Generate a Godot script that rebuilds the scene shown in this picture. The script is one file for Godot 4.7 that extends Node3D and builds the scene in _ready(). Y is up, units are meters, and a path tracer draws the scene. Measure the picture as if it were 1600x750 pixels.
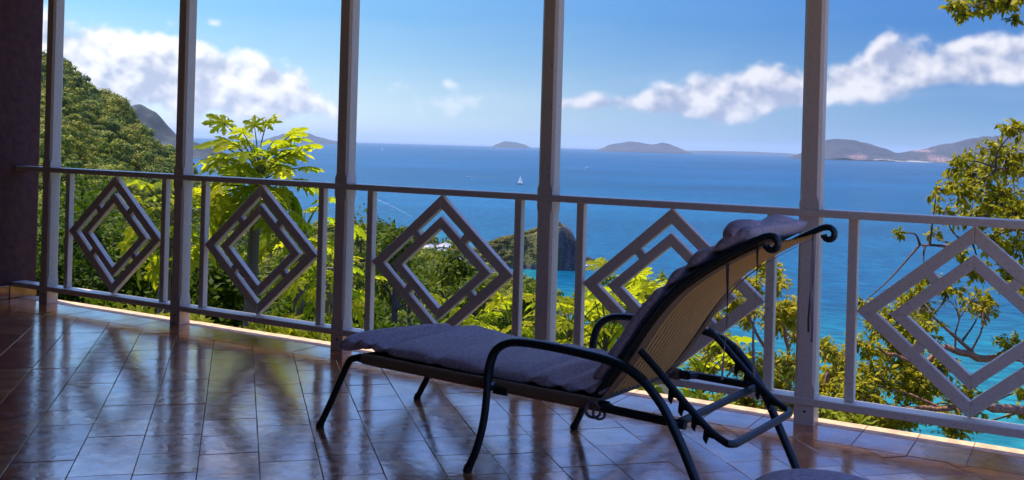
extends Node3D
# A shaded veranda high above a tropical bay. Metres, y up, the veranda floor at y = 0.
# x runs along the railing, -z points out to sea.

const EYE := Vector3(6.752, 1.259, 4.76)
const TURN := 0.5233            # how far the view is turned from straight out
const BAY := 1.3897             # from post to post
const POST := 0.0926
const SEA := -60.0

var rng := RandomNumberGenerator.new()
var fbm := FastNoiseLite.new()
var M := {}
var taken := {}


# ---------------------------------------------------------------- mesh building
class MB:
	var v := PackedVector3Array()
	var n := PackedVector3Array()
	var c := PackedColorArray()
	var uv := PackedVector2Array()
	var i := PackedInt32Array()
	var col := Color(1, 1, 1)

	func tri(a: Vector3, b: Vector3, d: Vector3) -> void:
		var k := v.size()
		var nn := (d - a).cross(b - a).normalized()
		for p in [a, b, d]:
			v.append(p)
			n.append(nn)
			c.append(col)
			uv.append(Vector2(p.x, p.y))
		i.append(k)
		i.append(k + 1)
		i.append(k + 2)

	func tri_out(a: Vector3, b: Vector3, d: Vector3, mid: Vector3) -> void:
		if (d - a).cross(b - a).dot((a + b + d) / 3.0 - mid) < 0.0:
			tri(a, d, b)
		else:
			tri(a, b, d)

	func quad_out(a: Vector3, b: Vector3, d: Vector3, e: Vector3, mid: Vector3) -> void:
		tri_out(a, b, d, mid)
		tri_out(a, d, e, mid)

	# rows of points joined smoothly; wrap closes each row
	func grid(rows: Array, wrap := false, u_of := 1.0, v_of := 1.0, cols: Array = []) -> void:
		var h := rows.size()
		var w: int = rows[0].size()
		var base := v.size()
		var nn := PackedVector3Array()
		nn.resize(h * w)
		for r in h:
			for k in w:
				v.append(rows[r][k])
				c.append(cols[r][k] if cols.size() else col)
				uv.append(Vector2(u_of * k / float(w - 1), v_of * r / float(h - 1)))
		var across := w if wrap else w - 1
		for r in h - 1:
			for k in across:
				var a := r * w + k
				var b := r * w + (k + 1) % w
				var d := a + w
				var e := b + w
				for t in [[a, b, e], [a, e, d]]:
					var f: Vector3 = (rows_at(base, t[2]) - rows_at(base, t[0])).cross(rows_at(base, t[1]) - rows_at(base, t[0]))
					nn[t[0]] += f
					nn[t[1]] += f
					nn[t[2]] += f
					i.append(base + t[0])
					i.append(base + t[1])
					i.append(base + t[2])
		for k in nn.size():
			n.append(nn[k].normalized() if nn[k].length_squared() > 0.0 else Vector3.UP)

	func rows_at(base: int, k: int) -> Vector3:
		return v[base + k]

	# a tube along a path; radii one per point; flat squashes it along its binormal
	func tube(path: Array, radii: Array, sides := 8, flat := 1.0, up := Vector3.UP, caps := true) -> void:
		var rows := []
		var m := path.size()
		var side := Vector3.RIGHT
		for k in m:
			var dir: Vector3 = (path[mini(k + 1, m - 1)] - path[maxi(k - 1, 0)]).normalized()
			if k == 0:
				var ref := up if absf(dir.dot(up)) < 0.97 else (Vector3.RIGHT if absf(dir.x) < 0.9 else Vector3.FORWARD)
				side = dir.cross(ref).normalized()
			else:
				side = (side - dir * side.dot(dir)).normalized()
			var top := side.cross(dir).normalized()
			var row := PackedVector3Array()
			var r: float = radii[mini(k, radii.size() - 1)]
			for s in sides:
				var a := TAU * s / sides
				row.append(path[k] + side * cos(a) * r * flat + top * sin(a) * r)
			rows.append(row)
		grid(rows, true)
		if caps:
			for e in [0, m - 1]:
				var mid: Vector3 = path[e]
				var inner: Vector3 = path[1] if e == 0 else path[m - 2]
				for s in sides:
					tri_out(mid, rows[e][s], rows[e][(s + 1) % sides], inner)

	# a chamfered box
	func box(at: Vector3, size: Vector3, b := 0.003, turn := Basis()) -> void:
		var h := size / 2.0
		b = minf(b, minf(h.x, minf(h.y, h.z)) * 0.9)
		var p := func(ax: int, s: Vector3) -> Vector3:
			var q := Vector3(s.x * (h.x - b), s.y * (h.y - b), s.z * (h.z - b))
			q[ax] = s[ax] * h[ax]
			return at + turn * q
		for ax in 3:
			var a1 := (ax + 1) % 3
			var a2 := (ax + 2) % 3
			for s in [-1.0, 1.0]:
				var q := []
				for e in [[-1, -1], [1, -1], [1, 1], [-1, 1]]:
					var t := Vector3()
					t[ax] = s
					t[a1] = e[0]
					t[a2] = e[1]
					q.append(p.call(ax, t))
				quad_out(q[0], q[1], q[2], q[3], at)
				for s2 in [-1.0, 1.0]:
					var t1 := Vector3()
					t1[ax] = s
					t1[a1] = s2
					t1[a2] = -1.0
					var t2 := t1
					t2[a2] = 1.0
					quad_out(p.call(ax, t1), p.call(ax, t2), p.call(a1, t2), p.call(a1, t1), at)
		for sx in [-1.0, 1.0]:
			for sy in [-1.0, 1.0]:
				for sz in [-1.0, 1.0]:
					var t := Vector3(sx, sy, sz)
					tri_out(p.call(0, t), p.call(1, t), p.call(2, t), at)

	# a flat convex piece: poly in the plane of ax and ay, thick along az, chamfered at its front edge
	func slab(poly: Array, at: Vector3, ax: Vector3, ay: Vector3, az: Vector3, thick: float, b: float, both := false) -> void:
		var m := poly.size()
		var inner := MB.inset(poly, b)
		var mid2 := Vector2()
		for q in poly:
			mid2 += q
		mid2 /= m
		var put := func(q: Vector2, z: float) -> Vector3: return at + ax * q.x + ay * q.y + az * z
		var mid: Vector3 = put.call(mid2, -thick / 2.0)
		for k in m:
			var e := (k + 1) % m
			var low := -thick + (b if both else 0.0)
			tri_out(put.call(mid2, 0.0), put.call(inner[k], 0.0), put.call(inner[e], 0.0), mid)
			quad_out(put.call(inner[k], 0.0), put.call(inner[e], 0.0), put.call(poly[e], -b), put.call(poly[k], -b), mid)
			quad_out(put.call(poly[k], -b), put.call(poly[e], -b), put.call(poly[e], low), put.call(poly[k], low), mid)
			if both:
				quad_out(put.call(poly[k], low), put.call(poly[e], low), put.call(inner[e], -thick), put.call(inner[k], -thick), mid)
				tri_out(put.call(mid2, -thick), put.call(inner[k], -thick), put.call(inner[e], -thick), mid)

	static func inset(poly: Array, b: float) -> Array:
		var m := poly.size()
		var area := 0.0
		for k in m:
			area += poly[k].cross(poly[(k + 1) % m])
		var out := []
		for k in m:
			var e0: Vector2 = (poly[k] - poly[(k + m - 1) % m]).normalized()
			var e1: Vector2 = (poly[(k + 1) % m] - poly[k]).normalized()
			var n0 := Vector2(-e0.y, e0.x) * signf(area)
			var n1 := Vector2(-e1.y, e1.x) * signf(area)
			out.append(poly[k] + (n0 + n1) * b / maxf(0.3, 1.0 + n0.dot(n1)))
		return out

	func mesh() -> ArrayMesh:
		var a := []
		a.resize(Mesh.ARRAY_MAX)
		a[Mesh.ARRAY_VERTEX] = v
		a[Mesh.ARRAY_NORMAL] = n
		a[Mesh.ARRAY_COLOR] = c
		a[Mesh.ARRAY_TEX_UV] = uv
		a[Mesh.ARRAY_INDEX] = i
		var m := ArrayMesh.new()
		m.add_surface_from_arrays(Mesh.PRIMITIVE_TRIANGLES, a)
		return m


# ---------------------------------------------------------------- naming
func numbered(called: String, parent: Node) -> String:
	var key := "%d/%s" % [parent.get_instance_id(), called]
	var k: int = taken.get(key, 0)
	taken[key] = k + 1
	return called if k == 0 else "%s_%03d" % [called, k]


func put(called: String, what, m: Material, parent: Node = self) -> MeshInstance3D:
	var o := MeshInstance3D.new()
	o.name = numbered(called, parent)
	o.mesh = what.mesh() if what is MB else what
	o.material_override = m
	parent.add_child(o, true)
	return o


func thing(called: String, label: String, category: String, at := Vector3.ZERO, turn := 0.0, group := "") -> Node3D:
	var o := Node3D.new()
	o.name = numbered(called, self)
	add_child(o, true)
	o.position = at
	o.rotation.y = turn
	tag(o, label, category, group)
	return o


func part(called: String, parent: Node) -> Node3D:
	var o := Node3D.new()
	o.name = numbered(called, parent)
	parent.add_child(o, true)
	return o


func tag(o: Node, label: String, category: String, group := "") -> void:
	o.set_meta("label", label)
	o.set_meta("category", category)
	if group:
		o.set_meta("group", group)


func kind(o: Node, k: String, label := "", category := "") -> void:
	o.set_meta("kind", k)
	if label:
		o.set_meta("label", label)
	if category:
		o.set_meta("category", category)


# s metres to the right and f metres out along the view axis, seen from the veranda
func out(s: float, f: float, y: float) -> Vector3:
	return Vector3(EYE.x + s * cos(TURN) - f * sin(TURN), y, EYE.z - s * sin(TURN) - f * cos(TURN))


# ---------------------------------------------------------------- materials
func noise_tex(freq: float, octaves: int, lo: Color, hi: Color, seed_ := 1, normal := false, strength := 4.0, size := 512) -> NoiseTexture2D:
	var f := FastNoiseLite.new()
	f.seed = seed_
	f.noise_type = FastNoiseLite.TYPE_SIMPLEX_SMOOTH
	f.frequency = freq
	f.fractal_type = FastNoiseLite.FRACTAL_FBM
	f.fractal_octaves = octaves
	var t := NoiseTexture2D.new()
	t.width = size
	t.height = size
	t.seamless = true
	t.noise = f
	if normal:
		t.as_normal_map = true
		t.bump_strength = strength
	else:
		var g := Gradient.new()
		g.set_color(0, lo)
		g.set_color(1, hi)
		g.set_offset(0, 0.25)
		g.set_offset(1, 0.75)
		t.color_ramp = g
	return t


func lin(r: float, g: float, b: float) -> Color:
	return Color(r, g, b).linear_to_srgb()


func mat(color: Color, rough := 0.7, scale := 0.0, lo := 0.8, hi := 1.0, bump := 0.0, freq := 0.02, oct := 5) -> StandardMaterial3D:
	var m := StandardMaterial3D.new()
	m.albedo_color = color
	m.roughness = rough
	if scale > 0.0:
		m.uv1_triplanar = true
		m.uv1_world_triplanar = true
		m.uv1_scale = Vector3.ONE * scale
		m.albedo_texture = noise_tex(freq, oct, Color(lo, lo, lo), Color(hi, hi, hi), int(scale * 100) + oct)
		if bump > 0.0:
			m.heightmap_enabled = true
			m.heightmap_texture = noise_tex(freq * 1.5, oct, Color.BLACK, Color.WHITE, int(scale * 100) + 7)
			m.heightmap_scale = bump
	return m


func leaf_mat(through: float) -> StandardMaterial3D:
	var m := StandardMaterial3D.new()
	m.vertex_color_use_as_albedo = true
	m.albedo_color = Color(1, 1, 1)
	m.roughness = 0.55
	m.metallic_specular = 0.22
	m.cull_mode = BaseMaterial3D.CULL_DISABLED
	if through > 0.0:
		m.backlight_enabled = true
		m.backlight = lin(through, through, through * 0.6)
	return m


func make_materials() -> void:
	M.paint = mat(lin(0.80, 0.66, 0.50), 0.4, 1.7, 0.95, 1.0, 0.04, 0.02, 5)
	M.paint.albedo_texture = stain_tex()
	M.wall = mat(lin(0.14, 0.036, 0.022), 0.7, 0.9, 0.85, 1.0, 0.2, 0.02, 5)
	M.plaster = mat(lin(0.075, 0.04, 0.03), 0.8, 0.7, 0.9, 1.0, 0.15, 0.02, 5)
	M.paving = mat(lin(0.55, 0.40, 0.27), 0.85, 0.5, 0.8, 1.0, 0.2, 0.02, 5)
	M.ceiling = mat(lin(0.20, 0.12, 0.075), 0.7, 1.0, 0.75, 1.0, 0.1, 0.02, 4)
	M.roof = mat(lin(0.25, 0.09, 0.06), 0.8, 1.0, 0.7, 1.0, 0.2, 0.02, 4)
	M.grout = mat(lin(0.13, 0.055, 0.03), 0.75, 4.0, 0.6, 1.0, 0.1, 0.05, 4)
	M.tiles = []
	var ripple := FastNoiseLite.new()
	ripple.seed = 5
	ripple.frequency = 0.014
	ripple.fractal_octaves = 4
	for k in 4:
		var c: Color = [lin(0.88, 0.31, 0.08), lin(0.74, 0.24, 0.055), lin(0.92, 0.39, 0.11), lin(0.66, 0.20, 0.06)][k]
		var m := mat(c, 0.2, 1.0, 0.72, 1.0, 0.0, 0.02, 5)
		m.albedo_texture = noise_tex(0.012, 5, Color(0.84, 0.78, 0.72), Color(1, 1, 1), 31)
		m.roughness_texture = noise_tex(0.02, 4, Color(0.45, 0.45, 0.45), Color(1, 1, 1), 77)
		m.metallic_specular = 0.707
		m.metallic = 0.26
		m.clearcoat_enabled = true
		m.clearcoat = 1.0
		m.clearcoat_texture = noise_tex(0.008, 5, Color(0.6, 0.6, 0.6), Color(1, 1, 1), 55)
		m.clearcoat_roughness = 0.16
		m.heightmap_enabled = true
		m.heightmap_texture = noise_tex(0.02, 4, Color.BLACK, Color.WHITE, 41)
		m.heightmap_scale = 0.035
		M.tiles.append(m)
	M.nosing = mat(lin(0.74, 0.47, 0.25), 0.6, 1.1, 0.85, 1.0, 0.0, 0.02, 5)
	M.metal = mat(lin(0.012, 0.03, 0.03), 0.35, 3.0, 0.7, 1.0, 0.03, 0.05, 4)
	M.metal.metallic_specular = 0.5
	# cushion cloth: a fine weave and soft mottling
	M.cloth = mat(lin(0.62, 0.48, 0.46), 0.9, 3.0, 0.82, 1.0, 0.04, 0.03, 5)
	M.cloth.rim_enabled = true
	M.cloth.rim = 0.25
	M.ribbon = mat(lin(0.24, 0.19, 0.19), 0.9, 5.0, 0.8, 1.0, 0.0, 0.05, 4)
	M.hem = mat(lin(0.34, 0.20, 0.09), 0.7, 6.0, 0.7, 1.0, 0.1, 0.05, 4)
	M.sling = sling_mat()
	M.strand = mat(lin(0.90, 0.52, 0.16), 0.55, 8.0, 0.85, 1.0, 0.0, 0.05, 4)
	M.leaf = leaf_mat(0.8)
	M.leaf_thin = leaf_mat(1.45)
	M.far_leaf = leaf_mat(0.35)
	M.bark_red = mat(lin(0.46, 0.21, 0.11), 0.6, 3.0, 0.5, 1.0, 0.3, 0.03, 5)
	M.bark = mat(lin(0.17, 0.12, 0.085), 0.85, 4.0, 0.5, 1.0, 0.5, 0.04, 5)
	M.pale_bark = mat(lin(0.30, 0.25, 0.17), 0.85, 4.0, 0.6, 1.0, 0.4, 0.04, 5)
	M.ground = mat(lin(0.045, 0.05, 0.02), 0.95, 0.06, 0.5, 1.0, 0.0, 0.03, 6)
	M.ground.vertex_color_use_as_albedo = true
	M.rock = mat(lin(1, 1, 1), 0.9, 0.05, 0.55, 1.0, 40.0, 0.03, 6)
	M.rock.vertex_color_use_as_albedo = true
	M.island = mat(lin(1, 1, 1), 0.95, 0.0016, 0.6, 1.0, 0.0, 0.03, 6)
	M.island.vertex_color_use_as_albedo = true
	M.sea = sea_mat()
	M.foam = mat(lin(0.8, 0.82, 0.82), 0.9, 0.2, 0.7, 1.0, 0.0, 0.05, 5)
	M.white = mat(lin(0.78, 0.77, 0.74), 0.6, 0.4, 0.85, 1.0, 0.0, 0.05, 4)
	M.sail = mat(lin(0.9, 0.88, 0.84), 0.8)
	M.sail.backlight_enabled = true
	M.sail.backlight = Color(1, 1, 1)
	M.hull = mat(lin(0.10, 0.03, 0.03), 0.4)
	M.grey_roof = mat(lin(0.36, 0.36, 0.38), 0.6, 0.4, 0.8, 1.0, 0.0, 0.05, 4)
	M.red_roof = mat(lin(0.40, 0.14, 0.09), 0.7, 0.4, 0.8, 1.0, 0.0, 0.05, 4)
	M.dark_glass = mat(lin(0.02, 0.025, 0.03), 0.15)


# clean paint with faint clouding and a few small rusty chips
func stain_tex() -> NoiseTexture2D:
	var t := noise_tex(0.045, 5, Color.WHITE, Color.WHITE, 61)
	var g := Gradient.new()
	g.offsets = PackedFloat32Array([0.0, 0.06, 0.09, 0.45, 1.0])
	g.colors = PackedColorArray([Color(0.45, 0.30, 0.22), Color(0.62, 0.48, 0.40), Color(0.94, 0.93, 0.92), Color(0.985, 0.98, 0.975), Color(1, 1, 1)])
	t.color_ramp = g
	return t


func sling_mat() -> StandardMaterial3D:
	var im := Image.create(512, 256, false, Image.FORMAT_RGB8)
	var hi := Image.create(512, 256, false, Image.FORMAT_RGB8)
	for y in 256:
		for x in 512:
			var rib := absf(sin(PI * x / 16.0))
			var weft := 0.86 + 0.14 * absf(sin(PI * (y + (8 if (x / 16) % 2 else 0)) / 16.0))
			var k := (0.09 + 0.12 * pow(rib, 1.2)) * weft * (0.9 + 0.1 * fbm.get_noise_2d(x * 2.0, y * 2.0))
			im.set_pixel(x, y, Color(1.0 * k, 0.80 * k, 0.42 * k))
			hi.set_pixel(x, y, Color(k, k, k))
	im.generate_mipmaps()
	var m := StandardMaterial3D.new()
	m.albedo_texture = ImageTexture.create_from_image(im)
	m.heightmap_enabled = true
	m.heightmap_texture = ImageTexture.create_from_image(hi)
	m.heightmap_scale = 0.2
	m.uv1_scale = Vector3(0.85, 5, 1)
	m.roughness = 0.6
	m.backlight_enabled = true
	m.backlight = lin(0.9, 0.62, 0.3)
	m.cull_mode = BaseMaterial3D.CULL_DISABLED
	return m


func sea_mat() -> StandardMaterial3D:
	var m := StandardMaterial3D.new()
	m.vertex_color_use_as_albedo = true
	m.roughness = 0.3
	m.metallic_specular = 0.14
	m.uv1_triplanar = true
	m.uv1_world_triplanar = true
	m.uv1_scale = Vector3(0.006, 0.02, 0.014)
	m.albedo_texture = noise_tex(0.01, 6, Color(0.72, 0.77, 0.82), Color(1, 1, 1), 17, false, 4.0, 1024)
	m.normal_enabled = true
	m.normal_texture = noise_tex(0.02, 6, Color.BLACK, Color.WHITE, 18, true, 9.0, 1024)
	m.normal_scale = 0.7
	return m


# ---------------------------------------------------------------- sky
# cloud banks as (azimuth right of the view axis, base, top), in degrees
const BANK_A := [[-60, 0.6, 3.0], [-48, 0.4, 5.2], [-38, 0.3, 4.6], [-30, 0.3, 5.6], [-25.2, 0.4, 6.0], [-21.9, 0.5, 5.8], [-18.3, 0.5, 5.4], [-15.7, 0.6, 4.9], [-14.3, 0.8, 4.3], [-11.9, 0.9, 3.9], [-11.0, 1.0, 3.0], [-9.4, 1.2, 1.3]]
const BANK_B := [[2.0, 2.25, 2.3], [5.0, 2.2, 2.95], [7.1, 2.0, 3.35], [9.2, 1.6, 3.9], [11.0, 1.5, 4.3], [13.4, 1.7, 4.6], [15.4, 2.2, 4.7], [17.4, 2.6, 5.0], [19.0, 2.8, 5.4], [20.1, 2.9, 6.3], [21.6, 3.1, 6.2], [22.5, 3.3, 5.75], [23.4, 3.45, 6.1], [24.6, 3.6, 6.75], [26.7, 3.9, 6.3], [32, 3.9, 6.8], [40, 3.4, 5.6], [50, 3.2, 4.0], [56, 3.2, 3.2]]
const BANK_C := [[70, 1.0, 1.2], [80, 1.0, 4.8], [95, 1.2, 6.2], [110, 1.1, 5.0], [125, 1.4, 6.6], [140, 1.5, 5.0], [152, 1.5, 1.6]]
const BANK_D := [[-165, 1.0, 1.2], [-150, 1.2, 5.4], [-130, 1.0, 6.6], [-112, 1.3, 4.6], [-98, 1.4, 6.0], [-84, 1.2, 3.6], [-72, 1.2, 1.3]]
const PUFFS := [[-3.9, 2.2, 2.6, 1.0, 0.6], [-3.75, 3.35, 0.5, 0.42, 0.7], [-1.9, 2.6, 0.45, 0.3, 0.35], [-16.5, 6.15, 0.75, 0.35, 0.8], [-18.9, 6.0, 0.5, 0.4, 0.5]]

var cloud_noise := FastNoiseLite.new()
var fine_noise := FastNoiseLite.new()


func bank(list: Array, az: float) -> Vector2:
	if az <= list[0][0] or az >= list[-1][0]:
		return Vector2(0, -9)
	for k in list.size() - 1:
		if az <= list[k + 1][0]:
			var t: float = (az - list[k][0]) / (list[k + 1][0] - list[k][0])
			return Vector2(lerpf(list[k][1], list[k + 1][1], t), lerpf(list[k][2], list[k + 1][2], t))
	return Vector2(0, -9)


func puff(az: float, el: float) -> float:
	var r := deg_to_rad(az)
	return cloud_noise.get_noise_3d(cos(r) * 57.3, el * 1.25, sin(r) * 57.3)


const AIR := [[-2.0, 0.74, 0.80, 0.90], [0.0, 0.74, 0.80, 0.90], [2.0, 0.60, 0.72, 0.88], [4.5, 0.36, 0.56, 0.86], [7.0, 0.22, 0.46, 0.86], [10.0, 0.22, 0.45, 0.94], [18.0, 0.25, 0.49, 1.24], [40.0, 0.24, 0.48, 1.26], [90.0, 0.18, 0.42, 1.15]]  # rows above the view are raised to light the floor and cushion


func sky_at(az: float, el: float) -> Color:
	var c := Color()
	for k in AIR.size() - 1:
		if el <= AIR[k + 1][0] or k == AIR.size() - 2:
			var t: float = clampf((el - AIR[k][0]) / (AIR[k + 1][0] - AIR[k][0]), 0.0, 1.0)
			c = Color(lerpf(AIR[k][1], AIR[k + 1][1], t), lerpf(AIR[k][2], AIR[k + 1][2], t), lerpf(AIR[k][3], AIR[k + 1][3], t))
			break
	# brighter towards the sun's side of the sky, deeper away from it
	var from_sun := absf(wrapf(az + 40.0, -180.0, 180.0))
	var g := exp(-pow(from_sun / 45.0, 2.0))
	var lift := clampf((el - 9.0) / 25.0, 0.0, 1.0) * 0.22  # extra brightness for the unseen upper sky, to light the veranda
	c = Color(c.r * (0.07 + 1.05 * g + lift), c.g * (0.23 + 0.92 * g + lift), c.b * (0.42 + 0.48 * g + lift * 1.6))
	if el < 14.0 and el > -1.0:
		var nz := puff(az, el)
		for k in 4:
			var b := bank([BANK_A, BANK_B, BANK_C, BANK_D][k], az)
			if b.y < b.x:
				continue
			var soft := 1.1 if k != 1 else 0.8
			var d := minf((b.y - el) / soft, (el - b.x) / (0.5 if k == 1 else 1.4)) + nz * 1.25
			var a := smoothstep(-0.12, 0.55 if k != 1 else 0.75, d)
			a *= clampf((el - b.x + 1.3) / 1.6, 0.0, 1.0)
			if a > 0.0:
				var lit := clampf(0.48 + 1.7 * (nz - puff(az - 0.45, el + 0.55)) + 0.55 * ((el - b.x) / maxf(b.y - b.x, 0.6) - 0.4), 0.0, 1.0)
				var w := Color(0.76, 0.76, 0.77) if k != 1 else Color(0.64, 0.63, 0.66)
				var s := Color(0.36, 0.41, 0.53) if k != 1 else Color(0.28, 0.32, 0.45)
				c = c.lerp(s.lerp(w, lit), a * (0.97 if k != 1 else 0.93))
		for p in PUFFS:
			var q: float = 1.0 - Vector2((az - p[0]) / p[2], (el - p[1]) / p[3]).length() + nz * 1.5
			if q > 0.0:
				c = c.lerp(Color(0.64, 0.67, 0.72), smoothstep(0.0, 0.9, q) * p[4])
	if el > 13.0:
		# scattered clouds added above the view to light and reflect in the floor
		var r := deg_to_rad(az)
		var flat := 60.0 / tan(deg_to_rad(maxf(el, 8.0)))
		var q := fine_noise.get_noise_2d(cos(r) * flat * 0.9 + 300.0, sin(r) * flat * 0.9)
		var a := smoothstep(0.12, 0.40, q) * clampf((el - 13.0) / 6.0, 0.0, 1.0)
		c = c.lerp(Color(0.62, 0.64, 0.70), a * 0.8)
	if el < 14.0 and el > -1.0:
		# thin high veil
		var veil := fine_noise.get_noise_2d(az * 3.0, el * 14.0)
		c = c.lerp(Color(0.58, 0.62, 0.70), clampf(veil * 0.25, 0.0, 0.10) * clampf(1.0 - el / 9.0, 0.0, 1.0))
	return c


func make_sky() -> Texture2D:
	cloud_noise.seed = 11
	cloud_noise.noise_type = FastNoiseLite.TYPE_SIMPLEX_SMOOTH
	cloud_noise.frequency = 0.30
	cloud_noise.fractal_octaves = 6
	cloud_noise.fractal_gain = 0.56
	fine_noise.seed = 3
	fine_noise.frequency = 0.02
	fine_noise.fractal_octaves = 4
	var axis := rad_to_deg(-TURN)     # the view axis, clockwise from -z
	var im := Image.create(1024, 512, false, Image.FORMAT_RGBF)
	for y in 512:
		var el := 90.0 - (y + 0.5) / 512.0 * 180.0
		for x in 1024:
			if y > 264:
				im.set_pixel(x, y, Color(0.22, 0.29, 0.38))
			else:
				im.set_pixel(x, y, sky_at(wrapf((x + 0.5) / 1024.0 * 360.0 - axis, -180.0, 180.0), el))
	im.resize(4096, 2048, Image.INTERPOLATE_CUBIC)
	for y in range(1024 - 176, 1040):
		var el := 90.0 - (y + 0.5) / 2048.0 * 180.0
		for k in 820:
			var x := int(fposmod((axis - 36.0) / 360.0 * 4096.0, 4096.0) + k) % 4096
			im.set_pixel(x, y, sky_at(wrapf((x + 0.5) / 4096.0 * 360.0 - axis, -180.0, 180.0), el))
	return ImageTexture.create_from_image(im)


func make_light() -> void:
	var cam := Camera3D.new()
	cam.name = "camera"
	add_child(cam)
	var right := Vector3(cos(TURN), 0, -sin(TURN))
	var fwd := Vector3(-sin(TURN), 0, -cos(TURN))
	var roll := 0.0275
	var x := right * cos(roll) + Vector3.UP * sin(roll)
	var y := Vector3.UP * cos(roll) - right * sin(roll)
	cam.transform = Transform3D(Basis(x, y, -fwd), EYE)
	cam.projection = Camera3D.PROJECTION_FRUSTUM
	cam.near = 0.05
	cam.far = 90000.0
	cam.size = 750.0 / 1582.97 * 0.05
	cam.frustum_offset = Vector2(0, -(375.0 - 226.5) / 1582.97 * 0.05)
	cam.current = true

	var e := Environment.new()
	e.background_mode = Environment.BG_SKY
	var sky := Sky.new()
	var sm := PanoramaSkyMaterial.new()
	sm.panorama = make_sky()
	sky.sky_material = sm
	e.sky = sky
	e.tonemap_mode = Environment.TONE_MAPPER_LINEAR
	e.tonemap_exposure = 1.55
	e.sdfgi_enabled = true
	e.ssao_enabled = true
	e.ssil_enabled = true
	e.fog_enabled = true
	e.fog_density = 0.00003
	e.fog_light_color = Color(0.80, 0.90, 1.0)
	var we := WorldEnvironment.new()
	we.name = "world_environment"
	we.environment = e
	add_child(we)

	var sun := DirectionalLight3D.new()
	sun.name = "sun"
	sun.light_energy = 1.5
	sun.light_color = Color(1.0, 0.95, 0.86)
	sun.light_angular_distance = 0.5
	sun.shadow_enabled = true
	add_child(sun)
	var az := deg_to_rad(-50.0)
	var flat := fwd * cos(az) + right * sin(az)
	var to_sun := flat * cos(deg_to_rad(66.0)) + Vector3.UP * sin(deg_to_rad(66.0))
	sun.look_at_from_position(to_sun * 50.0, Vector3.ZERO, Vector3.UP)


func _ready() -> void:
	rng.seed = 7
	fbm.seed = 4
	fbm.frequency = 0.02
	fbm.fractal_octaves = 4
	make_light()
	make_materials()
	make_sea()
	make_land()
	make_islands()
	make_forest()
	make_headland()
	make_veranda()
	make_floor()
	make_posts()
	make_railing()
	make_lounger()
	make_cushion()
	make_stool_stand_in()
	make_village()
	make_boats()
	make_plants()


# ---------------------------------------------------------------- sea and land
# ground heights along lines of sight; columns at bearings (right/out), rows at distances
const FAR := [3.0, 8.0, 15.0, 30.0, 60.0, 120.0, 200.0, 300.0, 400.0, 500.0, 600.0, 700.0, 850.0, 1000.0]
const LAND := [
	[-1.074, [-2.5, -3, -4, -4, -2, 5, 18, 38, 58, 76, 92, 104, 110, 112]],
	[-0.695, [-2.5, -3, -4, -5, -5, -2, 8, 24, 42, 60, 76, 88, 92, 84]],
	[-0.461, [-2.5, -3.5, -5, -8, -12, -13, -8, 2, 14, 26, 38, 48, 30, 10]],
	[-0.404, [-2.5, -3.5, -5.5, -9, -14, -19, -19, -14, -6, 3, 14, 25, 5, -20]],
	[-0.335, [-2.5, -3.6, -6, -10, -17, -24, -30, -32, -30, -26, -20, -15, -40, -66]],
	[-0.291, [-2.5, -3.6, -6, -10.5, -18, -26, -33, -38, -39, -38, -37, -45, -62, -70]],
	[-0.240, [-2.5, -3.7, -6, -10.5, -18, -27, -35, -42, -47, -52, -57, -62, -68, -72]],
	[-0.152, [-2.5, -3.7, -6, -10.5, -17, -26, -34, -41, -47, -52, -56, -62, -70, -74]],
	[-0.063, [-2.6, -3.8, -6.3, -11, -18, -28, -37, -45, -52, -56, -59.3, -64, -70, -74]],
	[0.0, [-2.6, -3.9, -6.5, -11, -18, -29, -39, -50, -57.5, -59.4, -63, -67, -72, -76]],
	[0.063, [-2.7, -4, -7, -12, -20, -34, -47, -58, -62, -64, -67, -70, -75, -78]],
	[0.126, [-2.8, -4.3, -7.5, -13.5, -23, -40, -56, -62.5, -66, -68, -70, -73, -77, -80]],
	[0.253, [-3, -5, -9, -17, -29, -50, -62, -66, -70, -73, -75, -77, -79, -80]],
	[0.442, [-3.2, -5.5, -10, -19, -33, -56, -64, -68, -71, -74, -76, -78, -80, -81]],
	[1.2, [-3.2, -5.5, -10, -19, -33, -56, -64, -68, -71, -74, -76, -78, -80, -81]],
]


func land(s: float, f: float) -> float:
	var b := clampf(s / maxf(f, 0.1), -1.07, 1.19)
	var c := 0
	while c < LAND.size() - 2 and LAND[c + 1][0] < b:
		c += 1
	var r := 0
	while r < FAR.size() - 2 and FAR[r + 1] < f:
		r += 1
	var tc: float = (b - LAND[c][0]) / (LAND[c + 1][0] - LAND[c][0])
	var tr: float = clampf((f - FAR[r]) / (FAR[r + 1] - FAR[r]), 0.0, 1.0)
	tc = smoothstep(0.0, 1.0, tc)
	var a := lerpf(LAND[c][1][r], LAND[c][1][r + 1], tr)
	var e := lerpf(LAND[c + 1][1][r], LAND[c + 1][1][r + 1], tr)
	return lerpf(a, e, tc) + fbm.get_noise_2d(s * 0.6, f * 0.6) * clampf((f - 20.0) * 0.02, 0.0, 5.0)


func make_land() -> void:
	var b := MB.new()
	var rows := []
	var cols := []
	for r in 100:
		var f := 3.0 * pow(1100.0 / 3.0, r / 99.0)
		var row := PackedVector3Array()
		var cr := PackedColorArray()
		for k in 130:
			var bearing := lerpf(-1.07, 1.19, k / 129.0)
			var s := bearing * f
			var y := land(s, f)
			row.append(out(s, f, y))
			var sand := clampf(1.0 - absf(y + 59.5) / 1.2, 0.0, 1.0)
			cr.append(Color(1, 1, 1).lerp(Color(7.0, 6.0, 6.5), sand * 0.8))
		rows.append(row)
		cols.append(cr)
	b.grid(rows, false, 1, 1, cols)
	kind(put("terrain", b, M.ground), "structure", "steep green slope falling from the house to the bay")


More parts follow.
